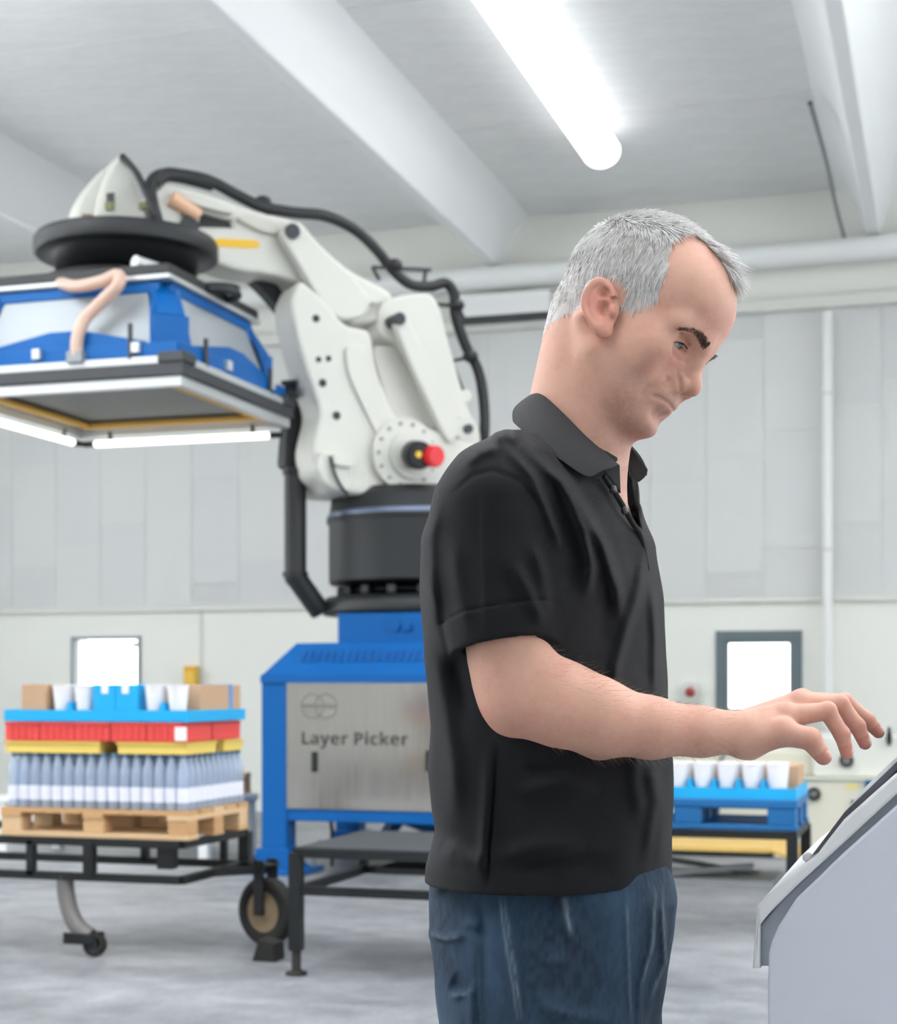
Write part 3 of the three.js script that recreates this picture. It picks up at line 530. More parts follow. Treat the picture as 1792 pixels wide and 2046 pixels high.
{
  const Wt = M.robotWhite, dk = mat(0x2b3238, 0.45);
  // turntable
  const y = (py) => rp(832, py).y;
  const yb0 = 1.646, yb1 = y(1196);
  part('base_flange', lathe([[0, yb0], [0.62, yb0], [0.63, yb0 + 0.02], [0.63, yb1 - 0.04], [0.6, yb1], [0, yb1]], 56), M.black, robot);
  part('drive_ring', lathe([[0, yb1], [0.47, yb1], [0.47, y(1170)], [0, y(1170)]], 48), M.blackSteel, robot);
  const motor = []; for (let k = 0; k < 16; k++) { const a = k / 16 * 6.283; motor.push(rbox(0.05, 0.06, 0.05, 0.008, Math.cos(a) * 0.5, (yb1 + y(1172)) / 2, Math.sin(a) * 0.5)); } part('clamp_lug', motor, M.darkGrey, robot);
  part('turret_drum', lathe([[0, y(1170)], [0.575, y(1170)], [0.585, y(1164)], [0.585, y(1052)], [0.6, y(1048)], [0.6, y(1040)], [0.585, y(1036)], [0.57, y(1004)], [0.5, y(985)], [0, y(978)]], 64), M.black, robot);
  part('turret_band', lathe([[0.587, y(1046)], [0.598, y(1042)], [0.598, y(1034)], [0.587, y(1030)]], 64), mat(0x6f7a92, 0.3, 0.6), robot);
  // shoulder casting
  part('shoulder_housing', plate([[664, 990], [640, 960], [628, 915], [660, 870], [760, 850], [860, 850], [985, 900], [1010, 985]], 0.2, 0.5, 0.05), Wt, robot);
  part('shoulder_yoke', plate([[735, 720], [815, 660], [870, 690], [905, 790], [945, 830], [985, 900], [980, 988], [760, 988]], 0.0, 0.32, 0.03), Wt, robot);
  part('lower_arm', plate([[579, 604], [600, 556], [650, 600], [690, 650], [742, 660], [752, 740], [790, 830], [832, 880], [842, 930], [820, 980], [740, 990], [672, 984], [630, 950], [622, 895], [640, 822], [612, 741], [595, 686]], 0.24, 0.3, 0.03), Wt, robot);
  part('arm_rib', plate([[690, 690], [733, 690], [742, 745], [770, 845], [760, 880], [720, 800], [695, 745]], 0.27, 0.06, 0.012), Wt, robot);
  part('arm_sheath', plate([[640, 900], [690, 905], [705, 980], [680, 984], [650, 968], [632, 935]], 0.3, 0.1, 0.02), Wt, robot);
  part('hinge_tab', plate([[664, 905], [714, 912], [708, 935], [668, 930]], 0.34, 0.06, 0.01), Wt, robot);
  part('arm_cable', tube([rp(661, 912, 0.32), rp(668, 945, 0.33), rp(680, 970, 0.33), rp(694, 988, 0.3)], 0.011, 20, 8), M.black, robot);
  part('elbow_block', plate([[752, 610], [800, 588], [862, 584], [880, 612], [900, 690], [925, 780], [950, 850], [930, 880], [892, 850], [850, 770], [800, 690], [756, 668]], 0.12, 0.3, 0.025), Wt, robot);
  part('rear_web', plate([[740, 690], [800, 690], [850, 770], [880, 860], [790, 860], [765, 780]], 0.06, 0.1, 0.015), mat(0xd2d2cb, 0.45), robot);
  part('parallel_link', plate([[786, 642], [800, 626], [816, 634], [838, 680], [890, 780], [925, 862], [898, 890], [868, 830], [822, 730]], 0.24, 0.07, 0.02), Wt, robot);
  part('upper_arm', plate([[304, 382], [322, 362], [420, 386], [520, 424], [598, 440], [640, 490], [700, 540], [792, 588], [770, 640], [700, 650], [640, 600], [600, 566], [555, 550], [470, 540], [420, 522], [372, 500], [330, 474]], 0.1, 0.3, 0.025, [[[402, 424], [462, 440], [466, 454], [398, 452]]]), Wt, robot);
  part('arm_cover', plate([[352, 384], [380, 380], [470, 412], [468, 428], [430, 420], [390, 408]], 0.16, 0.08, 0.012), Wt, robot);
  part('arm_cover', plate([[470, 436], [500, 424], [560, 446], [556, 468], [520, 462]], 0.14, 0.06, 0.012), mat(0xc9c8be, 0.5), robot);
  part('dark_gearbox', plate([[396, 420], [410, 412], [470, 440], [474, 458], [396, 456]], 0.06, 0.1, 0.006), M.black, robot);
  part('beige_motor', [rod(rp(342, 396, 0.16), rp(398, 432, 0.16), 0.05, 20, 0.04)], mat(0xe2b795, 0.5), robot);
  part('strap_link', plate([[562, 470], [570, 448], [598, 438], [640, 488], [700, 545], [745, 600], [730, 632], [690, 640], [656, 625], [610, 550]], 0.22, 0.1, 0.02), Wt, robot);
  part('strap_web', plate([[640, 500], [700, 545], [780, 590], [752, 610], [700, 590]], 0.17, 0.08, 0.012), Wt, robot);
  part('yellow_label', plate([[428, 475], [519, 480], [518, 497], [428, 492]], 0.105, 0.006, 0.001), mat(0xe3b52c, 0.5), robot);
  for (const [x, yy, w, r, l] of [[380, 450, 0.17, 0.058, 0.3], [586, 461, 0.245, 0.048, 0.3], [800, 636, 0.265, 0.04, 0.2]]) part('pivot_pin', pin(x, yy, w, r, l), dk, robot);
  for (const [x, yy, r] of [[637, 718, 0.018], [657, 716, 0.018], [645, 765, 0.026], [673, 830, 0.027], [632, 636, 0.024]]) part('port_hole', pin(x, yy, 0.246, r, 0.02, 16), M.black, robot);
  // shoulder joint
  part('joint_cover', [rod(rp(812, 908, 0.3).addScaledVector(RN, -0.12), rp(812, 908, 0.3), 0.235, 48), rod(rp(826, 908, 0.33).addScaledVector(RN, -0.04), rp(826, 908, 0.33), 0.16, 40)], Wt, robot);
  { const c = rp(812, 908, 0.3); for (let k = 0; k < 14; k++) { const a = k / 14 * 6.283, p = c.clone().addScaledVector(RU, Math.cos(a) * 0.2).add(V(0, Math.sin(a) * 0.2, 0)); part('cover_bolt', rod(p, p.clone().addScaledVector(RN, 0.012), 0.012, 8), M.grey, robot); } }
  part('motor', [rod(rp(828, 908, 0.33), rp(838, 910, 0.5), 0.09, 28), rod(rp(838, 910, 0.5), rp(842, 911, 0.53), 0.07, 28)], M.black, robot);
  part('motor_cap', [rod(rp(852, 911, 0.46), rp(870, 912, 0.56), 0.07, 28), rod(rp(870, 912, 0.56), rp(873, 912, 0.58), 0.055, 28)], mat(0xd8232a, 0.35), robot);
  part('motor_marker', rod(rp(836, 908, 0.532), rp(837, 908, 0.54), 0.022, 16), M.yellow, robot);
  part('rear_pivot', [pin(932, 856, 0.16, 0.085, 0.3), pin(932, 790, 0.1, 0.04, 0.2)], Wt, robot);
  part('pivot_pin', pin(938, 856, 0.19, 0.03, 0.05), dk, robot);
  // hoses
  const R = 0.036;
  part('energy_hose', tube([rp(318, 482, 0.1), rp(318, 455, 0.24), rp(306, 410, 0.26), rp(300, 372, 0.2), rp(318, 350, 0.1), rp(362, 349, 0.05), rp(420, 362, 0.05), rp(470, 388, 0.05), rp(520, 412, 0.05), rp(580, 424, 0.05), rp(650, 432, 0.04), rp(710, 460, 0.0), rp(755, 502, 0), rp(785, 540, 0), rp(820, 568, 0), rp(860, 572, 0), rp(892, 566, 0), rp(906, 585, 0), rp(910, 630, 0), rp(930, 690, 0), rp(955, 740, 0), rp(966, 800, 0), rp(968, 860, 0), rp(960, 930, -0.05)], R, 240, 14), M.black, robot);
  part('thin_hose', tube([rp(322, 478, 0.2), rp(310, 430, 0.28), rp(292, 385, 0.25), rp(272, 345, 0.2), rp(244, 312, 0.1)], 0.022, 40, 10), M.black, robot);
  part('hose_cover', tube([rp(308, 366, 0.12), rp(330, 350, 0.08), rp(362, 352, 0.06), rp(424, 368, 0.06)], 0.044, 40, 12), M.black, robot);
  for (const [x, yy] of [[525, 405], [788, 530], [912, 610], [940, 712]]) part('hose_clamp', [new THREE.SphereGeometry(0.055, 16, 12).scale(1, 0.8, 1).translate(...rp(x, yy, 0.02).toArray()), bar(rp(x, yy, 0), rp(x + 12, yy + 26, 0), 0.03, 0.03)], M.black, robot);
  part('hose_bracket', [bar(rp(744, 534, 0), rp(860, 540, 0), 0.03, 0.02), bar(rp(744, 534, 0), rp(758, 560, 0), 0.02, 0.02), bar(rp(850, 540, 0), rp(846, 570, 0), 0.02, 0.02)], M.darkGrey, robot);
  part('ladder_bracket', [bar(rp(854, 604, 0.02), rp(926, 792, 0.02), 0.035, 0.03), bar(rp(852, 606, 0.02), rp(910, 612, 0.02), 0.03, 0.022), bar(rp(898, 722, 0.02), rp(940, 714, 0.02), 0.03, 0.022)], M.black, robot);
  // black cable bundle in front of the lower arm and the upright duct
  part('cable_duct', plate([[484, 536], [510, 540], [552, 565], [580, 600], [584, 640], [600, 700], [622, 762], [637, 805], [628, 870], [614, 935], [568, 935], [572, 880], [580, 815], [600, 790], [592, 700], [572, 630], [530, 580]], -0.08, 0.14, 0.015), M.blackSteel, robot);
  const vt = [rp(590, 935, -0.1), rp(590, 1152, -0.1), rp(640, 1222, -0.12)];
  part('upright_duct', [rod(vt[1], vt[0], 0.072, 24), rod(vt[2], vt[1], 0.07, 24), new THREE.SphereGeometry(0.073, 20, 14).translate(...vt[1].toArray())], M.black, robot);
  for (const yy of [944, 1148]) part('duct_clamp', [rod(rp(590, yy + 5, -0.1), rp(590, yy - 5, -0.1), 0.084, 24), bar(rp(566, yy, -0.1), rp(614, yy, -0.1), 0.03, 0.03)], M.blackSteel, robot);
  part('duct_bracket', bar(rp(614, 940, -0.05), rp(652, 950, -0.05), 0.04, 0.05), M.darkGrey, robot);
  part('valve_block', [rbox(0.1, 0.03, 0.08, 0.005, ...rp(580, 766, 0.0).toArray()), rbox(0.1, 0.03, 0.08, 0.005, ...rp(580, 790, 0.0).toArray()), rbox(0.06, 0.1, 0.06, 0.005, ...rp(580, 778, -0.02).toArray())], M.darkGrey, robot);
  // wrist
  part('wrist_housing', plate([[186, 464], [192, 410], [212, 348], [238, 306], [258, 330], [284, 400], [306, 470], [250, 474]], 0.1, 0.24, 0.03), Wt, robot);
  part('wrist_fin', plate([[150, 440], [156, 405], [176, 372], [206, 336], [216, 346], [212, 440], [200, 448]], 0.04, 0.2, 0.02), Wt, robot);
  part('wrist_fork', plate([[300, 392], [322, 372], [350, 400], [388, 470], [384, 492], [340, 492], [316, 470]], 0.14, 0.3, 0.025), Wt, robot);
  part('wrist_window', [rbox(0.06, 0.075, 0.02, 0.006, ...rp(219, 398, 0.105).toArray())], M.black, robot);
  for (const q of [[219, 412, 0.11], [284, 412, 0.1]]) part('wrist_sensor', rbox(0.055, 0.047, 0.03, 0.006, ...rp(...q).toArray()), mat(0x6f7448, 0.5), robot);
  part('wrist_motor', rod(rp(172, 470, 0), rp(172, 432, 0), 0.055, 24), mat(0x8a6f63, 0.5), robot);
  // flange ring over the gripper
  const fc = rp(253, 500, 0), yr = (py) => rp(253, py, 0).y;
  part('flange_disc', lathe([[0, yr(478)], [0.5, yr(478)], [0.54, yr(482)], [0.555, yr(490)], [0.555, yr(514)], [0.53, yr(518)], [0.44, yr(520)], [0.42, yr(556)], [0, yr(556)]], 64).translate(fc.x, 0, fc.z), M.black, robot);
  part('flange_post', [rod(rp(172, 484, 0.12), rp(172, 462, 0.12), 0.06, 20)], M.black, robot);
}
// the layer gripper hanging from the wrist
{
  const H = 1.7, nr = at(365, 747, 3230 * H / 623), WG = 1.547, DG = 1.564, y0 = EYE + H;
  const g = thing('layer_gripper', 'blue framed layer gripper with grey side sheets hanging from the robot wrist', 'gripper', [nr.x - WG / 2, y0, nr.z - DG / 2]);
  const hx = WG / 2, hz = DG / 2, t = 0.07;
  const rail = (name, y, w, h, m, ix, iz) => { for (const s of [-1, 1]) { part(name, rbox(2 * (hx - ix), h, w, 0.006, 0, y, s * (hz - iz - w / 2)), m, g); part(name, rbox(w, h, 2 * (hz - iz - w), 0.006, s * (hx - ix - w / 2), y, 0), m, g); } };
  rail('bottom_rail', 0.035, 0.05, 0.07, M.darkGrey, 0, 0);
  rail('guide_rail', 0.09, 0.06, 0.045, M.alu, 0.01, 0.01);
  rail('skirt_rail', -0.03, 0.035, 0.06, M.alu, 0.02, 0.02);
  rail('yellow_seal', -0.008, 0.06, 0.03, mat(0xd9a84a, 0.6), 0.13, 0.13);
  part('suction_plate', rbox(2 * hx - 0.36, 0.02, 2 * hz - 0.36, 0.004, 0, 0.03, 0), mat(0x7c7d78, 0.6), g);
  rail('foam_rail', 0.012, 0.08, 0.02, mat(0xb9bab2, 0.7), 0.06, 0.06);
  // glowing strips under the far and the left edge
  for (const [x, z, L, ry] of [[0, -hz + 0.05, 1.22, 0], [-hx + 0.05, 0, 1.22, Math.PI / 2]]) {
    const s = new THREE.Group(); s.name = 'led_strip'; s.position.set(x, -0.105, z); s.rotation.y = ry; g.add(s);
    part('light_tube', new THREE.CapsuleGeometry(0.022, L, 6, 14).rotateZ(Math.PI / 2), M.ledGlow, s);
    for (const k of [-1, 1]) part('end_cap', rbox(0.08, 0.035, 0.04, 0.006, k * (L / 2 + 0.06), 0, 0), M.black, s);
    part('bracket', [box(0.02, 0.06, 0.02, L / 2 - 0.1, 0.045, 0), box(0.02, 0.06, 0.02, -L / 2 + 0.1, 0.045, 0)], M.darkGrey, s);
    const l = new THREE.RectAreaLight(new THREE.Color(1, 1, 0.93), 6, L, 0.04); l.position.y = -0.03; l.rotation.x = -Math.PI / 2; l.name = 'led_glow'; s.add(l);
  }
  const yl = 0.12, yu = 0.53, ins = 0.2;
  // blue lower beams with gable gussets
  for (const [len, ry, off] of [[2 * hx - 0.1, 0, hz - 0.06], [2 * hx - 0.1, Math.PI, hz - 0.06], [2 * hz - 0.1, Math.PI / 2, hx - 0.06], [2 * hz - 0.1, -Math.PI / 2, hx - 0.06]]) {
    const b = new THREE.Group(); b.name = 'side_frame'; b.rotation.y = ry; g.add(b); const dir = off;
    part('beam', rbox(len, 0.075, 0.05, 0.006, 0, yl + 0.035, dir), M.blue, b);
    part('gusset', new THREE.ExtrudeGeometry(flatShape([[-len * 0.42, 0], [-0.08, 0.1], [0.12, 0.1], [len * 0.36, 0.015], [len * 0.36, 0]]), { depth: 0.02, bevelEnabled: false }).translate(0, yl + 0.07, dir - 0.01), M.blue, b);
    // sloping sheet and the struts at its ends
    const hb = dir - 0.03, ht = dir - ins + 0.06, lw = len / 2 - 0.17, lt = len / 2 - 0.27;
    const sh = new THREE.BufferGeometry(); const q4 = [[-lw, yl + 0.06, hb], [lw, yl + 0.06, hb], [lt, yu, ht], [-lt, yu, ht]], n = 0.008;
    const pos = []; const tri = (a, b2, c) => pos.push(...a, ...b2, ...c); const bk = q4.map(([x, yy, z]) => [x, yy - n * 0.3, z - n]);
    tri(q4[0], q4[1], q4[2]); tri(q4[0], q4[2], q4[3]); tri(bk[2], bk[1], bk[0]); tri(bk[3], bk[2], bk[0]); for (let k = 0; k < 4; k++) { const a = k, c = (k + 1) % 4; tri(q4[a], bk[a], bk[c]); tri(q4[a], bk[c], q4[c]); }
    sh.setAttribute('position', new THREE.Float32BufferAttribute(pos, 3)); sh.setAttribute('uv', new THREE.Float32BufferAttribute(new Array(pos.length / 3 * 2).fill(0), 2)); sh.computeVertexNormals();
    part('side_sheet', sh, mat(0x969da1, 0.4, 0.2), b);
    part('top_beam', rbox(2 * lt + 0.16, 0.06, 0.05, 0.006, 0, yu + 0.01, ht - 0.01), M.blue, b);
    for (const s of [-1, 1]) part('strut', [bar(V(s * (lw + 0.0), yl + 0.06, hb + 0.02), V(s * (lt + 0.07), (yl + yu) / 2 + 0.05, (hb + ht) / 2 + 0.02), 0.028, 0.02), bar(V(s * (lt + 0.07), (yl + yu) / 2 + 0.05, (hb + ht) / 2 + 0.02), V(s * (lt + 0.05), yu, ht + 0.02), 0.028, 0.02)], M.blue, b);
    for (const x of [-len * 0.1, len * 0.33]) part('clamp_block', rbox(0.05, 0.06, 0.04, 0.006, x, yl + 0.045, dir + 0.035), M.alu, b);
  }
  for (const [sx, sz] of [[1, 1], [-1, 1], [1, -1], [-1, -1]]) { // bevelled corner posts: upright plate below, sloping cap above
    const c = new THREE.Group(); c.name = 'corner_post'; g.add(c);
    const P = (x, y, z) => V(sx * x, y, sz * z), k = 0.17, e = hx - 0.05, f = hz - 0.05, ym = 0.36;
    part('upright_plate', bar(P(e - 0.1, yl, f - 0.1), P(e - 0.1, ym, f - 0.1), 0.2, 0.05, V(sx, 0, sz).normalize()), M.blue, c);
    part('sloping_plate', bar(P(e - 0.1, ym - 0.01, f - 0.1), P(e - 0.22, yu + 0.04, f - 0.22), 0.15, 0.05, V(sx, 0.3, sz).normalize()), M.blue, c);
    part('spring_rod', [rod(P(e - 0.28, 0.1, f + 0.03), P(e - 0.28, 0.3, f + 0.03), 0.014, 10), rod(P(e + 0.03, 0.1, f - 0.28), P(e + 0.03, 0.26, f - 0.28), 0.014, 10)], M.darkGrey, c);
    part('corner_shoe', rbox(0.16, 0.06, 0.16, 0.008, sx * (hx - 0.07), 0.1, sz * (hz - 0.07)), M.darkGrey, c);
  }
  part('top_frame', [rbox(2 * hx - 0.32, 0.03, 2 * hz - 0.32, 0.008, 0, yu + 0.06, 0)], M.alu, g);
  part('top_plate', [rbox(2 * hx - 0.34, 0.06, 2 * hz - 0.34, 0.01, 0, yu + 0.105, 0)], M.black, g);
  part('adapter', lathe([[0.5, yu + 0.13], [0.5, yu + 0.19], [0.3, yu + 0.24], [0, yu + 0.24]], 48), M.blackSteel, g);
  part('paper_label', bar(V(-0.62, 0.25, hz - 0.095), V(-0.62, 0.42, hz - 0.148), 0.07, 0.004, V(0, 0.35, 1)), M.whitePlastic, g);
  const zN = hz + 0.02, wp = (px, py, dz = 0) => { const p = onZ(px, py, nr.z + dz); return V(p.x - (nr.x - WG / 2), p.y - y0, p.z - (nr.z - DG / 2)); };
  part('suction_hose', tube([wp(108, 560, -0.25), wp(150, 572, -0.12), wp(205, 562, -0.08), wp(236, 550, -0.08), wp(238, 566, -0.05), wp(200, 606, -0.06), wp(168, 640, -0.04), wp(155, 675, -0.02), wp(153, 712, -0.02)], 0.036, 80, 16), mat(0xe3c3b0, 0.35, 0, { transmission: 0.25, thickness: 0 }), g);
  part('hose_socket', rbox(0.1, 0.07, 0.09, 0.01, ...wp(155, 716, -0.03).toArray()), M.grey, g);
  const c2 = V(hx - 0.18, yu + 0.1, -0.02);
  part('coiled_hose', [new THREE.TorusGeometry(0.13, 0.022, 10, 36).rotateX(Math.PI / 2).translate(c2.x, c2.y, c2.z), new THREE.TorusGeometry(0.12, 0.022, 10, 36).rotateX(Math.PI / 2 + 0.1).translate(c2.x, c2.y + 0.035, c2.z)], M.black, g);
  part('fitting', rod(V(hx - 0.4, yu + 0.16, hz - 0.2), V(hx - 0.26, yu + 0.13, hz - 0.45), 0.04, 16), M.alu, g);
}
// ---------- the man: distance fields meshed with surface nets ----------
const PD0 = 1.9, PX0 = (1100 - CX) / FPX * PD0;
const ppt = (px, py, z = 0) => { const d = PD0 - z; return [(px - CX) / FPX * d - PX0, EYE + (HOR - py) / FPX * d, z]; };   // measured point of the body: x to the right, z towards the lens, in metres
const person = thing('person', 'grey-haired man in a black polo shirt and jeans reaching over the control desk', 'person', [at(1100, HOR, PD0).x, 0, at(1100, HOR, PD0).z], YAW);
const toPx = (x, y, z) => { const d = PD0 - z; return [(x + PX0) / d * FPX + CX, HOR - (y - EYE) / d * FPX]; };
const sminf = (a, b, k) => { const h = Math.max(k - Math.abs(a - b), 0) / k; return Math.min(a, b) - h * h * k * 0.25; };
const smaxf = (a, b, k) => -sminf(-a, -b, k);
const ell = (x, y, z, c, r) => { const X = (x - c[0]), Y = (y - c[1]), Z = (z - c[2]); const k0 = Math.hypot(X / r[0], Y / r[1], Z / r[2]), k1 = Math.hypot(X / (r[0] * r[0]), Y / (r[1] * r[1]), Z / (r[2] * r[2])); return k0 < 1e-6 ? -Math.min(r[0], r[1], r[2]) : k0 * (k0 - 1) / k1; };
const cap = (x, y, z, a, b, ra, rb) => { const bx = b[0] - a[0], by = b[1] - a[1], bz = b[2] - a[2], px = x - a[0], py = y - a[1], pz = z - a[2]; let t = (px * bx + py * by + pz * bz) / (bx * bx + by * by + bz * bz); t = t < 0 ? 0 : t > 1 ? 1 : t; return Math.hypot(px - bx * t, py - by * t, pz - bz * t) - (ra + (rb - ra) * t); };
const sph = (x, y, z, c, r) => Math.hypot(x - c[0], y - c[1], z - c[2]) - r;
// smooth 3-d value noise
const NG = new Float32Array(32768); for (let i = 0; i < NG.length; i++) NG[i] = rnd() * 2 - 1;
const noise3 = (x, y, z) => { const i = Math.floor(x), j = Math.floor(y), k = Math.floor(z), s = (t) => t * t * (3 - 2 * t), a = s(x - i), b = s(y - j), c = s(z - k), g = (p, q, r) => NG[((p & 31) * 32 + (q & 31)) * 32 + (r & 31)]; const l = (u, v, t) => u + (v - u) * t; return l(l(l(g(i, j, k), g(i + 1, j, k), a), l(g(i, j + 1, k), g(i + 1, j + 1, k), a), b), l(l(g(i, j, k + 1), g(i + 1, j, k + 1), a), l(g(i, j + 1, k + 1), g(i + 1, j + 1, k + 1), a), b), c); };
function surfaceNets(f, lo, hi, h, colorFn, uvk = 8) {
  const n = [0, 1, 2].map((i) => Math.ceil((hi[i] - lo[i]) / h) + 1), [nx, ny, nz] = n, F = new Float32Array(nx * ny * nz).fill(1), B = 6;
  for (let bz = 0; bz < nz; bz += B) for (let by = 0; by < ny; by += B) for (let bx = 0; bx < nx; bx += B) {
    const c = f(lo[0] + (bx + B / 2) * h, lo[1] + (by + B / 2) * h, lo[2] + (bz + B / 2) * h), far = Math.abs(c) > B * h * 1.35;
    for (let k = bz; k < Math.min(bz + B, nz); k++) for (let j = by; j < Math.min(by + B, ny); j++) for (let i = bx; i < Math.min(bx + B, nx); i++) F[(k * ny + j) * nx + i] = far ? c : f(lo[0] + i * h, lo[1] + j * h, lo[2] + k * h);
  }
  const id = new Int32Array(nx * ny * nz).fill(-1), P = [], I = [];
  const O = [0, 1, nx, nx + 1, nx * ny, nx * ny + 1, nx * ny + nx, nx * ny + nx + 1], E = [[0, 1], [2, 3], [4, 5], [6, 7], [0, 2], [1, 3], [4, 6], [5, 7], [0, 4], [1, 5], [2, 6], [3, 7]];
  for (let k = 0; k < nz - 1; k++) for (let j = 0; j < ny - 1; j++) for (let i = 0; i < nx - 1; i++) {
    const q = (k * ny + j) * nx + i; let m = 0; for (let e = 0; e < 8; e++) if (F[q + O[e]] < 0) m |= 1 << e;
    if (m === 0 || m === 255) continue;
    let X = 0, Y = 0, Z = 0, c = 0;
    for (const [a, b] of E) { const va = F[q + O[a]], vb = F[q + O[b]]; if ((va < 0) === (vb < 0)) continue; const t = va / (va - vb), A = [a & 1, a >> 1 & 1, a >> 2], D = [b & 1, b >> 1 & 1, b >> 2]; X += A[0] + (D[0] - A[0]) * t; Y += A[1] + (D[1] - A[1]) * t; Z += A[2] + (D[2] - A[2]) * t; c++; }
    id[q] = P.length / 3; P.push(lo[0] + (i + X / c) * h, lo[1] + (j + Y / c) * h, lo[2] + (k + Z / c) * h);
  }
  const quad = (a, b, c, d, fl) => { if (a < 0 || b < 0 || c < 0 || d < 0) return; fl ? I.push(a, b, c, a, c, d) : I.push(a, c, b, a, d, c); };
  for (let k = 1; k < nz - 1; k++) for (let j = 1; j < ny - 1; j++) for (let i = 1; i < nx - 1; i++) {
    const q = (k * ny + j) * nx + i, s = F[q] < 0;
    if (s !== F[q + 1] < 0) quad(id[q - nx - nx * ny], id[q - nx * ny], id[q], id[q - nx], s);
    if (s !== F[q + nx] < 0) quad(id[q - 1 - nx * ny], id[q - nx * ny], id[q], id[q - 1], !s);
    if (s !== F[q + nx * ny] < 0) quad(id[q - 1 - nx], id[q - nx], id[q], id[q - 1], s);
  }
  const N = new Float32Array(P.length), C = new Float32Array(P.length), U = new Float32Array(P.length / 3 * 2), e = h * 0.7;
  for (let v = 0; v < P.length; v += 3) {
    let x = P[v], y = P[v + 1], z = P[v + 2];
    const d = f(x, y, z); let gx = f(x + e, y, z) - f(x - e, y, z), gy = f(x, y + e, z) - f(x, y - e, z), gz = f(x, y, z + e) - f(x, y, z - e); const L = Math.hypot(gx, gy, gz) || 1; gx /= L; gy /= L; gz /= L;
    const st = Math.max(-h * .4, Math.min(h * .4, d)); P[v] = x -= gx * st; P[v + 1] = y -= gy * st; P[v + 2] = z -= gz * st;
    N[v] = gx; N[v + 1] = gy; N[v + 2] = gz;
    const c = colorFn(x, y, z, gx, gy, gz); C[v] = c[0]; C[v + 1] = c[1]; C[v + 2] = c[2];
    U[v / 3 * 2] = (x + z * 0.7) * uvk; U[v / 3 * 2 + 1] = (y + z * .3) * uvk;
  }
  const g = new THREE.BufferGeometry(); g.setAttribute('position', new THREE.Float32BufferAttribute(P, 3)); g.setAttribute('normal', new THREE.BufferAttribute(N, 3)); g.setAttribute('color', new THREE.BufferAttribute(C, 3)); g.setAttribute('uv', new THREE.BufferAttribute(U, 2)); g.setIndex(I);
  return g;
}
const lin = (r, g, b) => { const c = new THREE.Color().setRGB(r / 255, g / 255, b / 255, THREE.SRGBColorSpace); return [c.r, c.g, c.b]; };
const mixc = (a, b, t) => { t = t < 0 ? 0 : t > 1 ? 1 : t; return [a[0] + (b[0] - a[0]) * t, a[1] + (b[1] - a[1]) * t, a[2] + (b[2] - a[2]) * t]; };

// head axes: bowed by 30 degrees, turned 25 degrees towards the lens
const HP = 30 * Math.PI / 180, HY_ = 25 * Math.PI / 180;
const hO = ppt(1252, 647, 0), cs = Math.cos(HP), sn = Math.sin(HP), cy = Math.cos(HY_), sy = Math.sin(HY_);
const hF = [cs * cy, -sn * cy, sy], hU = [sn, cs, 0], hZ = [-cs * sy, sn * sy, cy];
const toH = (x, y, z) => { const a = x - hO[0], b = y - hO[1], c = z - hO[2]; return [a * hF[0] + b * hF[1] + c * hF[2], a * hU[0] + b * hU[1] + c * hU[2], a * hZ[0] + b * hZ[1] + c * hZ[2]]; };
const fromH = (x, y, z) => [0, 1, 2].map((i) => hO[i] + x * hF[i] + y * hU[i] + z * hZ[i]);
const EYEC = [0.0772, -0.0066, 0.0315], EYER = 0.0122;
const rot2 = (x, y, a) => [x * Math.cos(a) - y * Math.sin(a), x * Math.sin(a) + y * Math.cos(a)];
const creases = [];
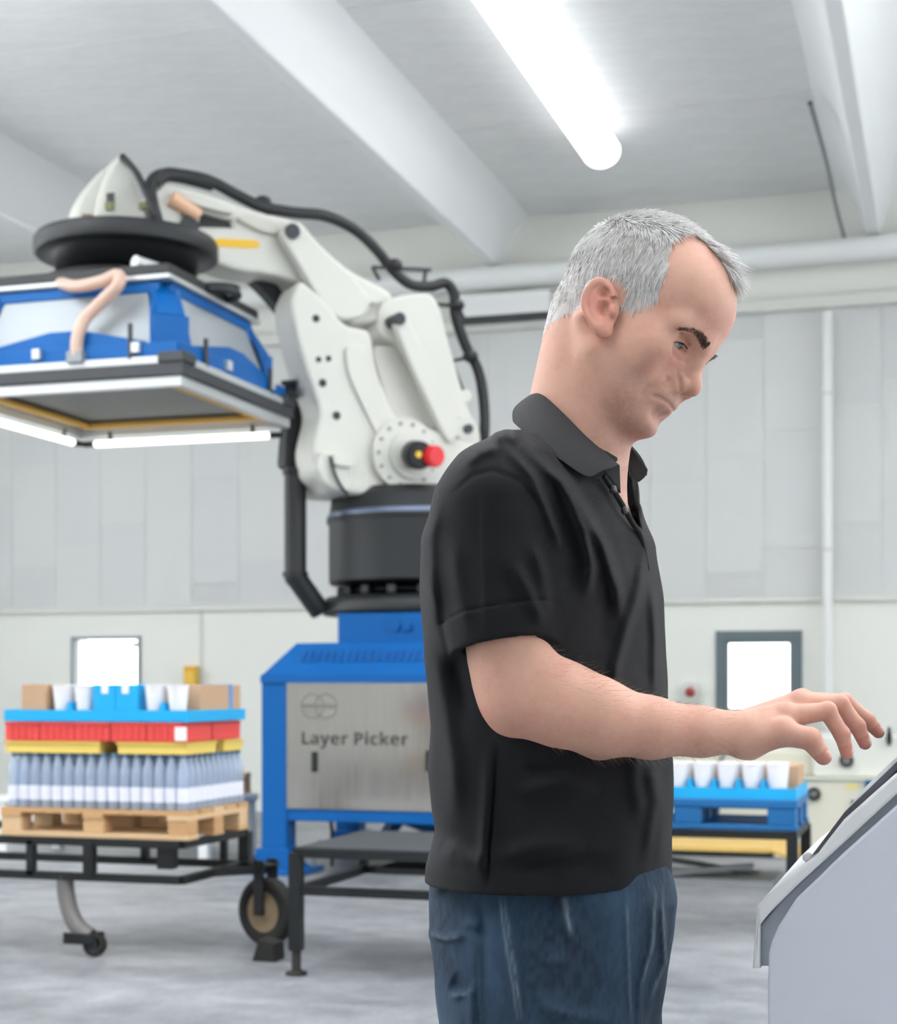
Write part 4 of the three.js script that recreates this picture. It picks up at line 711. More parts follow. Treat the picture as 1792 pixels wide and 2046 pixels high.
function headSDF(x, y, hz) {
  const z = Math.abs(hz);
  let d = ell(x, y, z, [0.0, 0.047, 0], [0.100, 0.083, 0.0745]);
  d = sminf(d, ell(x, y, z, [0.054, 0.043, 0], [0.0565, 0.053, 0.0585]), 0.03);
  d = sminf(d, ell(x, y, z, [0.040, -0.028, 0], [0.060, 0.072, 0.0570]), 0.03);
  d = sminf(d, cap(x, y, z, [0.010, -0.056, 0.051], [0.072, -0.098, 0.016], 0.017, 0.014), 0.026);
  d = sminf(d, ell(x, y, z, [0.046, -0.073, 0], [0.050, 0.038, 0.043]), 0.02);
  d = sminf(d, ell(x, y, z, [0.0825, -0.0965, 0], [0.0170, 0.0160, 0.0195]), 0.016);
  d = sminf(d, ell(x, y, z, [0.061, -0.027, 0.041], [0.022, 0.020, 0.0195]), 0.034);            // cheekbone
  d = sminf(d, cap(x, y, z, [0.0990, 0.0105, 0.006], [0.0790, 0.0115, 0.045], 0.0110, 0.0090), 0.016);  // brow
  d = smaxf(d, -ell(x, y, z, [0.104, -0.0070, 0.033], [0.019, 0.0120, 0.0165]), 0.015);               // socket
  d = smaxf(d, -ell(x, y, z, [0.101, -0.046, 0.036], [0.014, 0.020, 0.013]), 0.022);               // hollow beside the nose
  d = sminf(d, cap(x, y, z, [0.1005, -0.0005, 0], [0.1080, -0.0290, 0], 0.0070, 0.0098), 0.013);       // nose bridge
  d = sminf(d, ell(x, y, z, [0.1110, -0.0380, 0], [0.0122, 0.0105, 0.0118]), 0.009);
  d = sminf(d, ell(x, y, z, [0.1010, -0.0425, 0.0120], [0.0120, 0.0095, 0.0078]), 0.005);            // nostril wing
  d = smaxf(d, -ell(x, y, z, [0.1070, -0.0520, 0.006], [0.005, 0.004, 0.0032]), 0.004);
  d = sminf(d, ell(x, y, z, [0.082, -0.0600, 0], [0.0212, 0.019, 0.030]), 0.016);
  d = sminf(d, cap(x, y, z, [0.0985, -0.0640, 0.003], [0.0835, -0.0675, 0.0225], 0.0050, 0.0025), 0.008);
  d = sminf(d, cap(x, y, z, [0.0950, -0.0760, 0.0], [0.0825, -0.0720, 0.022], 0.0058, 0.003), 0.010);
  d = smaxf(d, -cap(x, y, z, [0.1065, -0.0880, 0], [0.097, -0.0865, 0.014], 0.0045, 0.0025), 0.016);
  for (const c of creases) { if (Math.abs(x - c[0][0]) > 0.04 || Math.abs(y - c[0][1]) > 0.04) continue; let m = 1; for (let k = 0; k < c.length - 1; k++) m = Math.min(m, cap(x, y, z, c[k], c[k + 1], c[k][3], c[k + 1][3])); d = smaxf(d, -m, c.k); }
  // eyelids: a shell round the eyeball with a narrow opening
  const ex = x - EYEC[0], ey = y - EYEC[1], ez = z - EYEC[2], er = Math.hypot(ex, ey, ez);
  d = sminf(d, er - 0.0139, 0.0045);
  d = smaxf(d, -cap(x, y, z, [EYEC[0] + 0.0135, EYEC[1] + 0.0080, EYEC[2] - 0.011], [EYEC[0] + 0.0085, EYEC[1] + 0.0075, EYEC[2] + 0.014], 0.0013, 0.0012), 0.004);   // upper lid crease
  if (er < 0.02 && ex > 0) {
    const az = Math.atan2(ez, ex), el = Math.atan2(ey, Math.hypot(ex, ez)), half = 0.31 * Math.max(0, 1 - Math.pow((az - 0.12) / 1.0, 2)), mid = -0.14 - 0.12 * az;
    const slit = Math.max((Math.abs(el - mid) - half) * er, 0.0100 - er);
    d = smaxf(d, -slit, 0.0012);
  }
  // ear: a leaning shell with rim, hollow and lobe
  const ox = x + 0.001, oy = y + 0.0161;
  if (Math.hypot(ox, oy) < 0.06 && z > 0.04) {
    const [ux, uy] = rot2(ox, oy, -0.52), uz = z - 0.0745 + ux * 0.42;
    const wide = uy > 0 ? 0.0190 : 0.0190 + uy * 0.16;
    let e = ell(ux, uy, uz, [0, 0, 0], [wide, 0.0340, 0.0058]);
    const rr = Math.hypot((ux + 0.001) / (wide - 0.003), (uy - 0.003) / 0.0275), an = Math.atan2(uy, ux);
    const rim = Math.hypot((rr - 1) * 0.0165, uz - 0.0045) - 0.0036; if (!(ux > 0.004 && uy < 0.012)) e = sminf(e, rim, 0.003);
    const ar = Math.hypot((ux + 0.0005) / 0.0085, (uy - 0.001) / 0.0175); const anti = Math.hypot((ar - 1) * 0.0105, uz - 0.0040) - 0.0026; if (ux < 0.003) e = sminf(e, anti, 0.003);
    e = smaxf(e, -ell(ux, uy, uz, [0.0035, -0.0025, 0.0075], [0.0075, 0.0110, 0.0090]), 0.003);
    e = smaxf(e, -ell(ux, uy, uz, [0.0030, 0.0165, 0.0065], [0.0065, 0.0060, 0.0055]), 0.003);
    e = sminf(e, ell(ux, uy, uz, [0.0135, -0.004, 0.0035], [0.0042, 0.0068, 0.0050]), 0.004);
    e = sminf(e, ell(ux, uy, uz, [0.0045, -0.0275, 0.002], [0.0085, 0.0085, 0.0050]), 0.006);
    d = sminf(d, e, 0.005);
  }
  return d;
}
const onFace = (y, z) => { let x = 0.14; for (let k = 0; k < 80; k++) { const d = headSDF(x, y, z); if (d < 0.0002) break; x -= d * 0.7; } return x; };
{
  const mk = (l, r, k) => { const c = l.map(([y, z], i) => [onFace(y, z), y, z, r * (i === 0 || i === l.length - 1 ? 0.3 : 1)]); c.k = k; return c; };
  creases.push(...[mk([[-0.047, 0.0260], [-0.053, 0.0295], [-0.060, 0.0340], [-0.069, 0.0380], [-0.077, 0.0385]], 0.0011, 0.007), mk([[-0.033, 0.0180], [-0.040, 0.0200], [-0.046, 0.0190], [-0.0505, 0.0150]], 0.0020, 0.004), mk([[-0.017, 0.017], [-0.0205, 0.026], [-0.0205, 0.034], [-0.017, 0.043]], 0.0011, 0.005), mk([[-0.0690, 0], [-0.0688, 0.008], [-0.0690, 0.016], [-0.0698, 0.0235], [-0.0712, 0.0285], [-0.0730, 0.0315]], 0.0018, 0.003)]);
}
// neck, trunk and arms
const nk = { a: fromH(-0.040, -0.010, 0), b: ppt(1128, 960, -0.01), c: fromH(0.018, -0.078, 0), d: ppt(1166, 990, 0.0), m0: fromH(-0.022, -0.030, 0.058), m1: ppt(1205, 945, 0.030) };
const SH = ppt(1000, 1010, 0.13), EL = ppt(1034, 1394, 0.15), SH2 = ppt(1165, 1000, -0.15), EL2 = ppt(1150, 1430, -0.19), WR2 = ppt(1185, 1680, -0.17);
const fa = [[1052, 1402, 0.15, 0.0405], [1112, 1415, 0.15, 0.0440], [1200, 1437, 0.148, 0.0405], [1300, 1454, 0.143, 0.0322], [1400, 1462, 0.136, 0.0258], [1478, 1464, 0.13, 0.0235]].map(([a, b, z, r]) => [ppt(a, b, z), r]);
const digit = (l) => l.map(([a, b, z, r]) => [ppt(a, b, z), r]);
const fingers = [
  digit([[1500, 1452, 0.13, 0.017], [1572, 1431, 0.130, 0.0125], [1653, 1421, 0.128, 0.0098], [1682, 1468, 0.127, 0.0086], [1692, 1505, 0.127, 0.0072]]),
  digit([[1500, 1448, 0.112, 0.017], [1598, 1407, 0.108, 0.0125], [1678, 1407, 0.104, 0.0100], [1713, 1452, 0.102, 0.0088], [1728, 1485, 0.101, 0.0073]]),
  digit([[1500, 1446, 0.095, 0.017], [1602, 1402, 0.086, 0.0120], [1688, 1404, 0.080, 0.0096], [1733, 1440, 0.077, 0.0084], [1755, 1463, 0.076, 0.0070]]),
  digit([[1500, 1448, 0.082, 0.016], [1590, 1408, 0.066, 0.0110], [1652, 1410, 0.060, 0.0086], [1684, 1432, 0.057, 0.0076], [1702, 1452, 0.056, 0.0064]]),
  digit([[1488, 1482, 0.136, 0.0195], [1566, 1464, 0.150, 0.0142], [1618, 1477, 0.154, 0.0118], [1645, 1512, 0.154, 0.0092]])];
function handSDF(x, y, z) {
  let palm = 1;
  for (let i = 0; i < 4; i++) palm = sminf(palm, cap(x, y, z, fingers[i][0][0], fingers[i][1][0], fingers[i][0][1], fingers[i][1][1]), 0.012);
  palm = sminf(palm, cap(x, y, z, fingers[4][0][0], fingers[4][1][0], fingers[4][0][1], fingers[4][1][1]), 0.014);
  palm = sminf(palm, cap(x, y, z, ppt(1500, 1492, 0.115), ppt(1560, 1470, 0.118), 0.014, 0.009), 0.018);
  let d = palm;
  for (const f of fingers) { let q = 1; for (let k = 1; k < f.length - 1; k++) { q = Math.min(q, cap(x, y, z, f[k][0], f[k + 1][0], f[k][1], f[k + 1][1])); q = sminf(q, sph(x, y, z, [f[k][0][0], f[k][0][1] + 0.001, f[k][0][2]], f[k][1] * 1.05), 0.003); } d = sminf(d, q, 0.005); }
  // tendons on the back of the hand
  for (let i = 0; i < 3; i++) { const a = fingers[i][0][0], b = fingers[i][1][0]; d = sminf(d, cap(x, y, z, [a[0], a[1] + 0.0125, a[2]], [b[0], b[1] + 0.0095, b[2]], 0.003, 0.004), 0.006); }
  return d;
}
function armSDF(x, y, z) {
  let d = cap(x, y, z, SH, EL, 0.037, 0.0395);
  d = sminf(d, cap(x, y, z, ppt(1012, 1290, 0.15), ppt(1022, 1345, 0.15), 0.0435, 0.041), 0.02);
  for (let i = 0; i < fa.length - 1; i++) d = sminf(d, cap(x, y, z, fa[i][0], fa[i + 1][0], fa[i][1], fa[i + 1][1]), i ? 0.012 : 0.02);
  d = sminf(d, cap(x, y, z, [fa[3][0][0], fa[3][0][1], fa[3][0][2] - 0.014], [fa[5][0][0], fa[5][0][1], fa[5][0][2] - 0.024], 0.026, 0.0205), 0.012);
  d = sminf(d, sph(x, y, z, ppt(1014, 1451, 0.14), 0.0105), 0.02);
  d = sminf(d, cap(x, y, z, ppt(1085, 1345, 0.16), ppt(1180, 1395, 0.158), 0.020, 0.016), 0.03);
  return d;
}
// trunk section by height: [py, left edge, right edge, half breadth]
const TY = HY_ + 0.02, tc = Math.cos(TY), ts = Math.sin(TY);
const sect = (tab) => tab.map(([py, l, r, b]) => { const L = ppt(l, py), R = ppt(r, py), h = (R[0] - L[0]) / 2; return { y: L[1], c: (L[0] + R[0]) / 2, b, a: Math.sqrt(Math.max(1e-4, h * h - b * b * ts * ts)) / tc }; });
const shirtT = sect([[860, 1050, 1215, 0.08], [900, 1000, 1240, 0.125], [940, 948, 1262, 0.160], [1010, 884, 1290, 0.182], [1090, 852, 1317, 0.192], [1200, 849, 1329, 0.188], [1300, 858, 1331, 0.182], [1380, 864, 1335, 0.178], [1450, 868, 1338, 0.175], [1530, 862, 1343, 0.175], [1600, 868, 1344, 0.176], [1650, 874, 1342, 0.177], [1720, 859, 1343, 0.185], [1800, 860, 1343, 0.188]]);
const jeanT = sect([[1690, 880, 1318, 0.155], [1730, 868, 1338, 0.160], [1800, 862, 1354, 0.166], [1850, 863, 1351, 0.172], [1950, 871, 1337, 0.172], [2046, 885, 1325, 0.172], [2200, 910, 1300, 0.165]]);
function trunk(T, x, y, z, pw = 2.25) {
  let i = 0; while (i < T.length - 2 && y < T[i + 1].y) i++;
  const A = T[i], B = T[i + 1]; let t = (A.y - y) / (A.y - B.y); t = t < 0 ? 0 : t > 1 ? 1 : t; t = t * t * (3 - 2 * t) * .5 + t * .5;
  const c = A.c + (B.c - A.c) * t, a = A.a + (B.a - A.a) * t, b = A.b + (B.b - A.b) * t, X = x - c, u = X * tc + z * ts, v = -X * ts + z * tc;
  const k = Math.pow(Math.pow(Math.abs(u / a), pw) + Math.pow(Math.abs(v / b), pw), 1 / pw);
  return (k - 1) * Math.min(a, b) * 0.95;
}
const topY = ppt(0, 868)[1];
function shirtTorso(x, y, z) {
  let d = trunk(shirtT, x, y, z); d = smaxf(d, y - topY, 0.05);
  d = sminf(d, cap(x, y, z, ppt(1085, 945, 0.01), ppt(1002, 988, 0.122), 0.045, 0.058), 0.035);
  d = sminf(d, cap(x, y, z, ppt(1140, 905, -0.02), ppt(1170, 985, -0.14), 0.040, 0.055), 0.04);
  d = sminf(d, cap(x, y, z, ppt(1104, 895, -0.01), ppt(1122, 965, 0), 0.044, 0.076), 0.03);
  return d;
}
const bodyBottom = ppt(0, 1700)[1];
function skinSDF(x, y, z) {
  const h = toH(x, y, z); let d = 1;
  const rr = Math.hypot(h[0], h[1], h[2]);
  d = rr < 0.26 ? headSDF(h[0], h[1], h[2]) : rr - 0.16;
  let n = cap(x, y, z, nk.a, nk.b, 0.055, 0.062); n = sminf(n, cap(x, y, z, nk.c, nk.d, 0.033, 0.042), 0.03);
  n = sminf(n, cap(x, y, z, nk.m0, nk.m1, 0.012, 0.010), 0.014);
  d = sminf(d, n, 0.018);
  const tr = Math.max(shirtTorso(x, y, z) + 0.012, bodyBottom - y);
  d = sminf(d, tr, 0.015);
  d = sminf(d, armSDF(x, y, z), 0.02);
  d = sminf(d, handSDF(x, y, z), 0.008);
  let l = sminf(cap(x, y, z, SH2, EL2, 0.042, 0.040), cap(x, y, z, EL2, WR2, 0.042, 0.024), 0.02); const hk = ppt(1200, 1760, -0.165); l = sminf(l, cap(x, y, z, WR2, hk, 0.022, 0.024), 0.015);
  return sminf(d, l, 0.02);
}
// skin colours: what the skin itself shows - redder ears, lips and knuckles, stubble, grown hair on the scalp
const SK = { base: lin(224, 172, 150), pale: lin(232, 186, 164), red: lin(214, 138, 122), lip: lin(186, 112, 104), stub: lin(172, 138, 126), scalp: lin(228, 222, 218), brow: lin(150, 110, 92), nail: lin(238, 200, 188) };
function hairMask(x, y, hz) {
  const z = Math.abs(hz), j = 0.003 * noise3(x * 260, y * 260, hz * 260);
  let xl; if (z < 0.014) xl = 0.088; else if (z < 0.036) xl = 0.088 + (0.026 - 0.088) * (z - 0.014) / 0.022; else xl = 0.026;
  if (y < 0.093) { const t = Math.min(1, (0.093 - y) / 0.045); xl = (z < 0.036 ? Math.min(xl, 0.05) : xl) * (1 - t) + 0.048 * t; }
  if (x > xl + j) return false;
  if (z < 0.03 && x > 0.03 && y < 0.082) return false;
  const lowB = x > 0.014 ? -0.003 + Math.max(0, x - 0.030) * 1.0 : x > -0.024 ? 0.021 : -0.018 + (x + 0.024) * 0.6;
  return y > lowB + j;
}
function skinColor(x, y, z, nx, ny, nz) {
  const h = toH(x, y, z), az = Math.abs(h[2]);
  const m = noise3(x * 60, y * 60, z * 60) * .5 + noise3(x * 190, y * 190, z * 190) * .35 + noise3(x * 420, y * 420, z * 420) * 0.3;
  let c = mixc(SK.base, m > 0 ? SK.red : SK.pale, Math.abs(m) * 0.5);
  if (Math.hypot(...h) < 0.2) {
    if (hairMask(h[0], h[1], h[2]) && h[1] > -0.06) return mixc(SK.scalp, lin(196, 188, 185), 0.5 + 0.5 * noise3(x * 500, y * 160, z * 500));
    const e = Math.hypot(h[0] + 0.001, h[1] + 0.016); if (e < 0.045 && az > 0.072) c = mixc(c, SK.red, 0.75 - e * 8);
    const lp = Math.min(cap(h[0], h[1], az, [0.1025, -0.0655, 0], [0.0845, -0.0690, 0.0235], 0, 0), cap(h[0], h[1], az, [0.1015, -0.0755, 0], [0.0845, -0.0715, 0.021], 0, 0));
    c = mixc(c, SK.lip, (0.0054 - lp) / 0.003 * 0.8);
    const stb = (h[0] > 0.03 && h[1] < -0.050 ? 1 : 0) * Math.min(1, (-0.050 - h[1]) / 0.012) * Math.min(1, (h[0] - 0.03) / 0.025) * (h[0] > 0.085 && h[1] > -0.066 ? 1.3 : 1);
    c = mixc(c, SK.stub, stb * (0.30 + 0.22 * noise3(x * 900, y * 900, z * 900)));
    const nt = Math.hypot(h[0] - 0.115, h[1] + 0.039, h[2]); c = mixc(c, SK.red, 0.45 - nt * 22);
    const ey = Math.hypot(h[0] - EYEC[0] - .01, h[1] - EYEC[1], az - EYEC[2]); c = mixc(c, lin(190, 128, 112), 0.5 - ey * 26);
    c = mixc(c, SK.red, (0.5 - Math.hypot(h[0] - 0.07, h[1] + 0.035, az - 0.045) * 14) * 0.5);
  } else {
    for (const f of fingers) { for (let k = 1; k < f.length - 1; k++) { const q = f[k][0], e = Math.hypot(x - q[0], y - q[1], z - q[2]); c = mixc(c, SK.red, (0.6 - e * 28)); } const t = f[f.length - 1][0], p = f[f.length - 2][0], dx = t[0] - p[0], dy = t[1] - p[1], L = Math.hypot(dx, dy); const along = ((x - t[0]) * dx + (y - t[1]) * dy) / L; if (Math.hypot(x - t[0], y - t[1], z - t[2]) < 0.012) c = mixc(c, along > -0.004 && (nx * -dy + ny * dx) / L * -1 < -0.5 ? SK.nail : SK.red, 0.7); }
    const el = ppt(1004, 1450, 0.15); c = mixc(c, SK.red, 0.45 - Math.hypot(x - el[0], y - el[1], z - el[2]) * 7);
  }
  return c;
}
{
  const skinM = new THREE.MeshPhysicalMaterial({ vertexColors: true, roughness: 0.52, sheen: 0.15, sheenColor: new THREE.Color(1, 0.75, 0.65), bumpMap: rep(TX.grain, 6, 6), bumpScale: 0.0006 });
  const headG = surfaceNets(skinSDF, [hO[0] - 0.17, ppt(0, 1085)[1], -0.15], [hO[0] + 0.16, ppt(0, 395)[1], 0.17], 0.0021, skinColor);
  const w = ppt(1440, 1600, 0.13), w2 = ppt(1790, 1360, 0.13);
  const aLo = [ppt(890, 0, 0.15)[0], ppt(0, 1545, 0.13)[1], 0.03], aHi = [w2[0], ppt(0, 1225, 0.13)[1], 0.215];
  const handG = surfaceNets(skinSDF, aLo, aHi, 0.0022, skinColor);
  const xw = ppt(1444, 0, 0.13)[0];
  const restG = surfaceNets((x, y, z) => Math.max(skinSDF(x, y, z), (x > aLo[0] + 0.004 && y > aLo[1] + 0.004 && y < aHi[1] - 0.004 && z > aLo[2] + 0.004) ? Math.min(x - aLo[0], y - aLo[1], aHi[1] - y, z - aLo[2]) : -1, (x > hO[0] - 0.165 && x < hO[0] + 0.155 && z > -0.145 && z < 0.165) ? y - ppt(0, 1080)[1] : -1), [-0.2, 0.82, -0.3], [w[0] + 0.03, ppt(0, 860)[1], 0.26], 0.0040, skinColor);
  part('body', mergeGeometries([headG, handG, restG]), skinM, person);
  // eyes
  for (const s of [1, -1]) {
    const eg = new THREE.SphereGeometry(EYER, 40, 30), p = eg.attributes.position, c = new Float32Array(p.count * 3), gaze = new THREE.Vector3(0.93, -0.26, -0.02).normalize();
    for (let i = 0; i < p.count; i++) { const a = Math.acos(Math.min(1, V(p.getX(i), p.getY(i), p.getZ(i)).normalize().dot(gaze))); const q = a < 0.2 ? lin(14, 14, 18) : a < 0.5 ? lin(108, 122, 136) : a < 0.55 ? lin(50, 54, 62) : lin(208, 198, 194); c.set(q, i * 3); }
    eg.setAttribute('color', new THREE.BufferAttribute(c, 3));
    const R = new THREE.Matrix4().makeBasis(V(...hF), V(...hU), V(...hZ)), e = fromH(EYEC[0], EYEC[1], s * EYEC[2]); eg.applyMatrix4(R).translate(...e);
    part('eye', eg, new THREE.MeshPhysicalMaterial({ vertexColors: true, roughness: 0.08, clearcoat: 1 }), person);
  }
  // hair: short tapered strands rooted on the scalp
  const strands = [], HC = [lin(250, 249, 248), lin(232, 229, 228), lin(205, 200, 199), lin(178, 172, 170), lin(140, 132, 131), lin(242, 240, 238)];
  const P = [], N = [], C = [], I = [];
  const strand = (root, dir, bendv, len, r, col) => {
    const seg = 3, base = P.length / 3; let p = root.slice(), d = dir.slice();
    for (let k = 0; k <= seg; k++) {
      const t = k / seg, rr = r * (1 - t * 0.85), L = Math.hypot(...d), u = d.map((q) => q / L), a = Math.abs(u[1]) < 0.9 ? [0, 1, 0] : [1, 0, 0], s = [u[1] * a[2] - u[2] * a[1], u[2] * a[0] - u[0] * a[2], u[0] * a[1] - u[1] * a[0]], sl = Math.hypot(...s), s1 = s.map((q) => q / sl), s2 = [u[1] * s1[2] - u[2] * s1[1], u[2] * s1[0] - u[0] * s1[2], u[0] * s1[1] - u[1] * s1[0]];
      for (let e = 0; e < 3; e++) { const an = e * 2.0944, n = [0, 1, 2].map((i) => s1[i] * Math.cos(an) + s2[i] * Math.sin(an)); P.push(p[0] + n[0] * rr, p[1] + n[1] * rr, p[2] + n[2] * rr); N.push(...n); C.push(...col); }
      p = p.map((q, i) => q + u[i] * len / seg); d = u.map((q, i) => q + bendv[i] / seg);
    }
    for (let k = 0; k < seg; k++) for (let e = 0; e < 3; e++) { const a = base + k * 3 + e, b = base + k * 3 + (e + 1) % 3; I.push(a, b, b + 3, a, b + 3, a + 3); }
  };
  const flush = (name) => { const g = new THREE.BufferGeometry(); g.setAttribute('position', new THREE.Float32BufferAttribute(P, 3)); g.setAttribute('normal', new THREE.Float32BufferAttribute(N, 3)); g.setAttribute('color', new THREE.Float32BufferAttribute(C, 3)); g.setAttribute('uv', new THREE.Float32BufferAttribute(new Float32Array(P.length / 3 * 2), 2)); g.setIndex(I.slice()); const m = part(name, g, new THREE.MeshPhysicalMaterial({ vertexColors: true, roughness: 0.32 }), person); P.length = N.length = C.length = I.length = 0; return m; };
  const hp = headG.attributes.position, hn = headG.attributes.normal;
  for (let i = 0; i < hp.count; i++) {
    const x = hp.getX(i), y = hp.getY(i), z = hp.getZ(i), h = toH(x, y, z);
    if (h[1] < -0.058 || !hairMask(h[0], h[1], h[2])) continue;
    if (Math.hypot(h[0] + 0.001, h[1] + 0.016) < 0.038 && Math.abs(h[2]) > 0.0755) continue;
    const nl = [hn.getX(i), hn.getY(i), hn.getZ(i)], top = Math.max(0, Math.min(1, (h[1] - 0.075) / 0.04)), front = Math.max(0, Math.min(1, (h[0] - 0.035) / 0.04)) * top;
    const times = front > 0.3 ? 2 : 1;
    for (let q = 0; q < times; q++) {
      if (rnd() < 0.3) continue;
      const cl = noise3(x * 130, y * 130, z * 130), flow = [top * 0.9 + 0.28 * (1 - top) + cl * 0.35, -(1 - top) - front * 0.15, (h[2] > 0 ? 1 : -1) * top * Math.abs(h[2]) * 6 + cl * 0.35];
      const fl = [0, 1, 2].map((k) => flow[0] * hF[k] + flow[1] * hU[k] + flow[2] * hZ[k]), dn = fl[0] * nl[0] + fl[1] * nl[1] + fl[2] * nl[2];
      let tg = fl.map((v, k) => v - dn * nl[k]); const tl = Math.hypot(...tg) || 1; tg = tg.map((v) => v / tl);
      const lift = 0.10 + 0.32 * top + rnd() * 0.18 + front * 0.4 * rnd(), d = tg.map((v, k) => v + nl[k] * lift + (rnd() - .5) * (0.32 + 0.6 * front));
      const low = Math.max(0, Math.min(1, (0.03 - h[1]) / 0.05));
      const len = (0.009 + 0.008 * top + 0.020 * front * rnd() + 0.004 * front + rnd() * 0.006) * (1 - 0.4 * low);
      const tone = noise3(x * 210 + 9, y * 90, z * 210) * 0.9 + (rnd() - .5) * 1.2 + 0.35 + 0.3 * top, col = HC[tone > 0.4 ? 0 : tone > 0.05 ? 5 : tone > -0.25 ? 1 : tone > -0.6 ? 2 : tone > -0.85 ? 3 : 4];
      strand([x - nl[0] * .001, y - nl[1] * .001, z - nl[2] * .001], d, tg.map((v, k) => v * 0.3 - nl[k] * 0.35), len, 0.0006 + rnd() * 0.0004, col);
    }
  }
  flush('hair');
  { // fine hairs on the forearm
    const ap = handG.attributes.position, an2 = handG.attributes.normal;
    for (let i = 0; i < ap.count; i++) { const x = ap.getX(i), y = ap.getY(i), z = ap.getZ(i), [px] = toPx(x, y, z); if (px < 1090 || px > 1470 || rnd() > 0.05) continue; const n = [an2.getX(i), an2.getY(i), an2.getZ(i)]; strand([x, y, z], [0.7 + n[0] * 0.5, n[1] * 0.6 - 0.25 + (rnd() - .5) * .4, n[2] * 0.6 + (rnd() - .5) * .4], [0.3, -0.1, 0], 0.008 + rnd() * 0.006, 0.00013, lin(176, 140, 116)); }
    flush('forearm_hair');
  }
  // eyebrows and lashes
  for (const s of [1, -1]) {
    for (let k = 0; k < 240; k++) { const t = Math.pow(rnd(), 1.25), z = s * (0.014 + 0.040 * t), y = 0.0068 + 0.0066 * Math.sin(t * 2.9) - 0.006 * t * t + (rnd() - .5) * 0.0085 * (1 - t * .55), x = onFace(y, Math.abs(z)); const d = [0.15 - 0.5 * t, 0.45 - 0.6 * t, s * 1]; strand(fromH(x, y, z), [0, 1, 2].map((i) => d[0] * hF[i] + d[1] * hU[i] + d[2] * hZ[i] + hF[i] * 0.25), [0, 0, 0], 0.005 + rnd() * .003, 0.00036, rnd() < 0.35 ? lin(150, 122, 106) : lin(84, 62, 52)); }
    flush('eyebrow');
    for (let k = 0; k < 34; k++) { const t = k / 33, az = -0.35 + 1.3 * t, el = 0.16 - 0.12 * az - 0.31 * Math.pow((az - .12) / 1.0, 2), r = 0.0143, q = [EYEC[0] + r * Math.cos(az) * Math.cos(el), EYEC[1] + r * Math.sin(el), s * (EYEC[2] + r * Math.sin(az) * Math.cos(el))]; const d = [Math.cos(az), -0.45, s * Math.sin(az)]; strand(fromH(...q), [0, 1, 2].map((i) => d[0] * hF[i] + d[1] * hU[i] + d[2] * hZ[i]), [0, 0.2, 0], 0.006, 0.00036, lin(36, 28, 26)); }
    flush('eyelash');
  }
}
// polo shirt
const strokes = (list) => list.map(([amp, w, ...p]) => ({ amp, w, p, x0: Math.min(...p.map((q) => q[0])) - 60, x1: Math.max(...p.map((q) => q[0])) + 60, y0: Math.min(...p.map((q) => q[1])) - 60, y1: Math.max(...p.map((q) => q[1])) + 60 }));
const strokeAt = (S, px, py) => { // signed relief of drawn folds at a spot of the cloth, in metres
  let r = 0;
  for (const s of S) {
    if (px < s.x0 || px > s.x1 || py < s.y0 || py > s.y1) continue;
    let best = 1e9, bt = 0;
    for (let i = 0; i < s.p.length - 1; i++) { const a = s.p[i], b = s.p[i + 1], dx = b[0] - a[0], dy = b[1] - a[1]; let t = ((px - a[0]) * dx + (py - a[1]) * dy) / (dx * dx + dy * dy); t = t < 0 ? 0 : t > 1 ? 1 : t; const q = Math.hypot(px - a[0] - dx * t, py - a[1] - dy * t); if (q < best) { best = q; bt = (i + t) / (s.p.length - 1); } }
    r += s.amp * Math.exp(-(best * best) / (s.w * s.w)) * Math.min(1, 4 * Math.min(bt, 1 - bt) + 0.15);
  }
  return r;
};
const shirtFolds = strokes([
  [0.006, 10, [1005, 890], [1060, 950], [1100, 1040], [1122, 1100]], [0.008, 11, [1045, 895], [1120, 965], [1165, 1060], [1182, 1130], [1172, 1190]],
  [0.009, 13, [1120, 950], [1165, 1020], [1205, 1090], [1232, 1180], [1240, 1240]], [0.007, 11, [1292, 1080], [1278, 1170], [1250, 1260], [1230, 1330], [1228, 1370]],
  [0.006, 10, [1302, 1170], [1310, 1280], [1308, 1390]], [-0.004, 18, [1110, 1010], [1145, 1110], [1140, 1200]], [-0.003, 22, [1215, 1150], [1200, 1300]],
  [0.006, 14, [880, 985], [862, 1080], [868, 1180], [885, 1260]], [0.006, 14, [853, 1120], [870, 1240], [905, 1340]], [0.006, 18, [858, 1250], [885, 1400], [905, 1520], [912, 1640]],
  [-0.006, 14, [884, 1200], [905, 1320], [935, 1430]], [-0.0045, 5, [992, 1500], [986, 1600], [978, 1700], [975, 1766]], [0.004, 10, [975, 1500], [968, 1640], [960, 1750]],
  [0.006, 20, [885, 1690], [930, 1712], [975, 1722]], [0.006, 24, [995, 1712], [1080, 1690], [1170, 1690]], [-0.005, 20, [1010, 1740], [1120, 1722], [1230, 1730]], [0.005, 14, [1298, 1520], [1310, 1600], [1290, 1740]], [0.004, 12, [1330, 1530], [1326, 1640], [1312, 1740]], [0.005, 18, [1030, 1590], [1120, 1560], [1200, 1580]], [-0.005, 18, [1040, 1540], [1150, 1535]], [0.004, 14, [1270, 1480], [1266, 1560], [1282, 1640]],
  [0.006, 14, [985, 880], [1010, 868], [1040, 880]], [0.005, 12, [930, 930], [960, 905], [1000, 895]]]);
const sleeveFolds = strokes([[0.006, 13, [1062, 1080], [1085, 1150], [1096, 1225]], [0.006, 15, [1025, 1120], [1060, 1190], [1085, 1250]], [-0.002, 14, [1000, 1140], [1040, 1230]], [0.004, 16, [905, 1080], [915, 1180], [935, 1260]], [-0.003, 5, [905, 985], [945, 950], [985, 940], [1040, 962], [1078, 1010], [1096, 1070]], [0.0025, 8, [967, 960], [968, 1100], [972, 1270]]]);
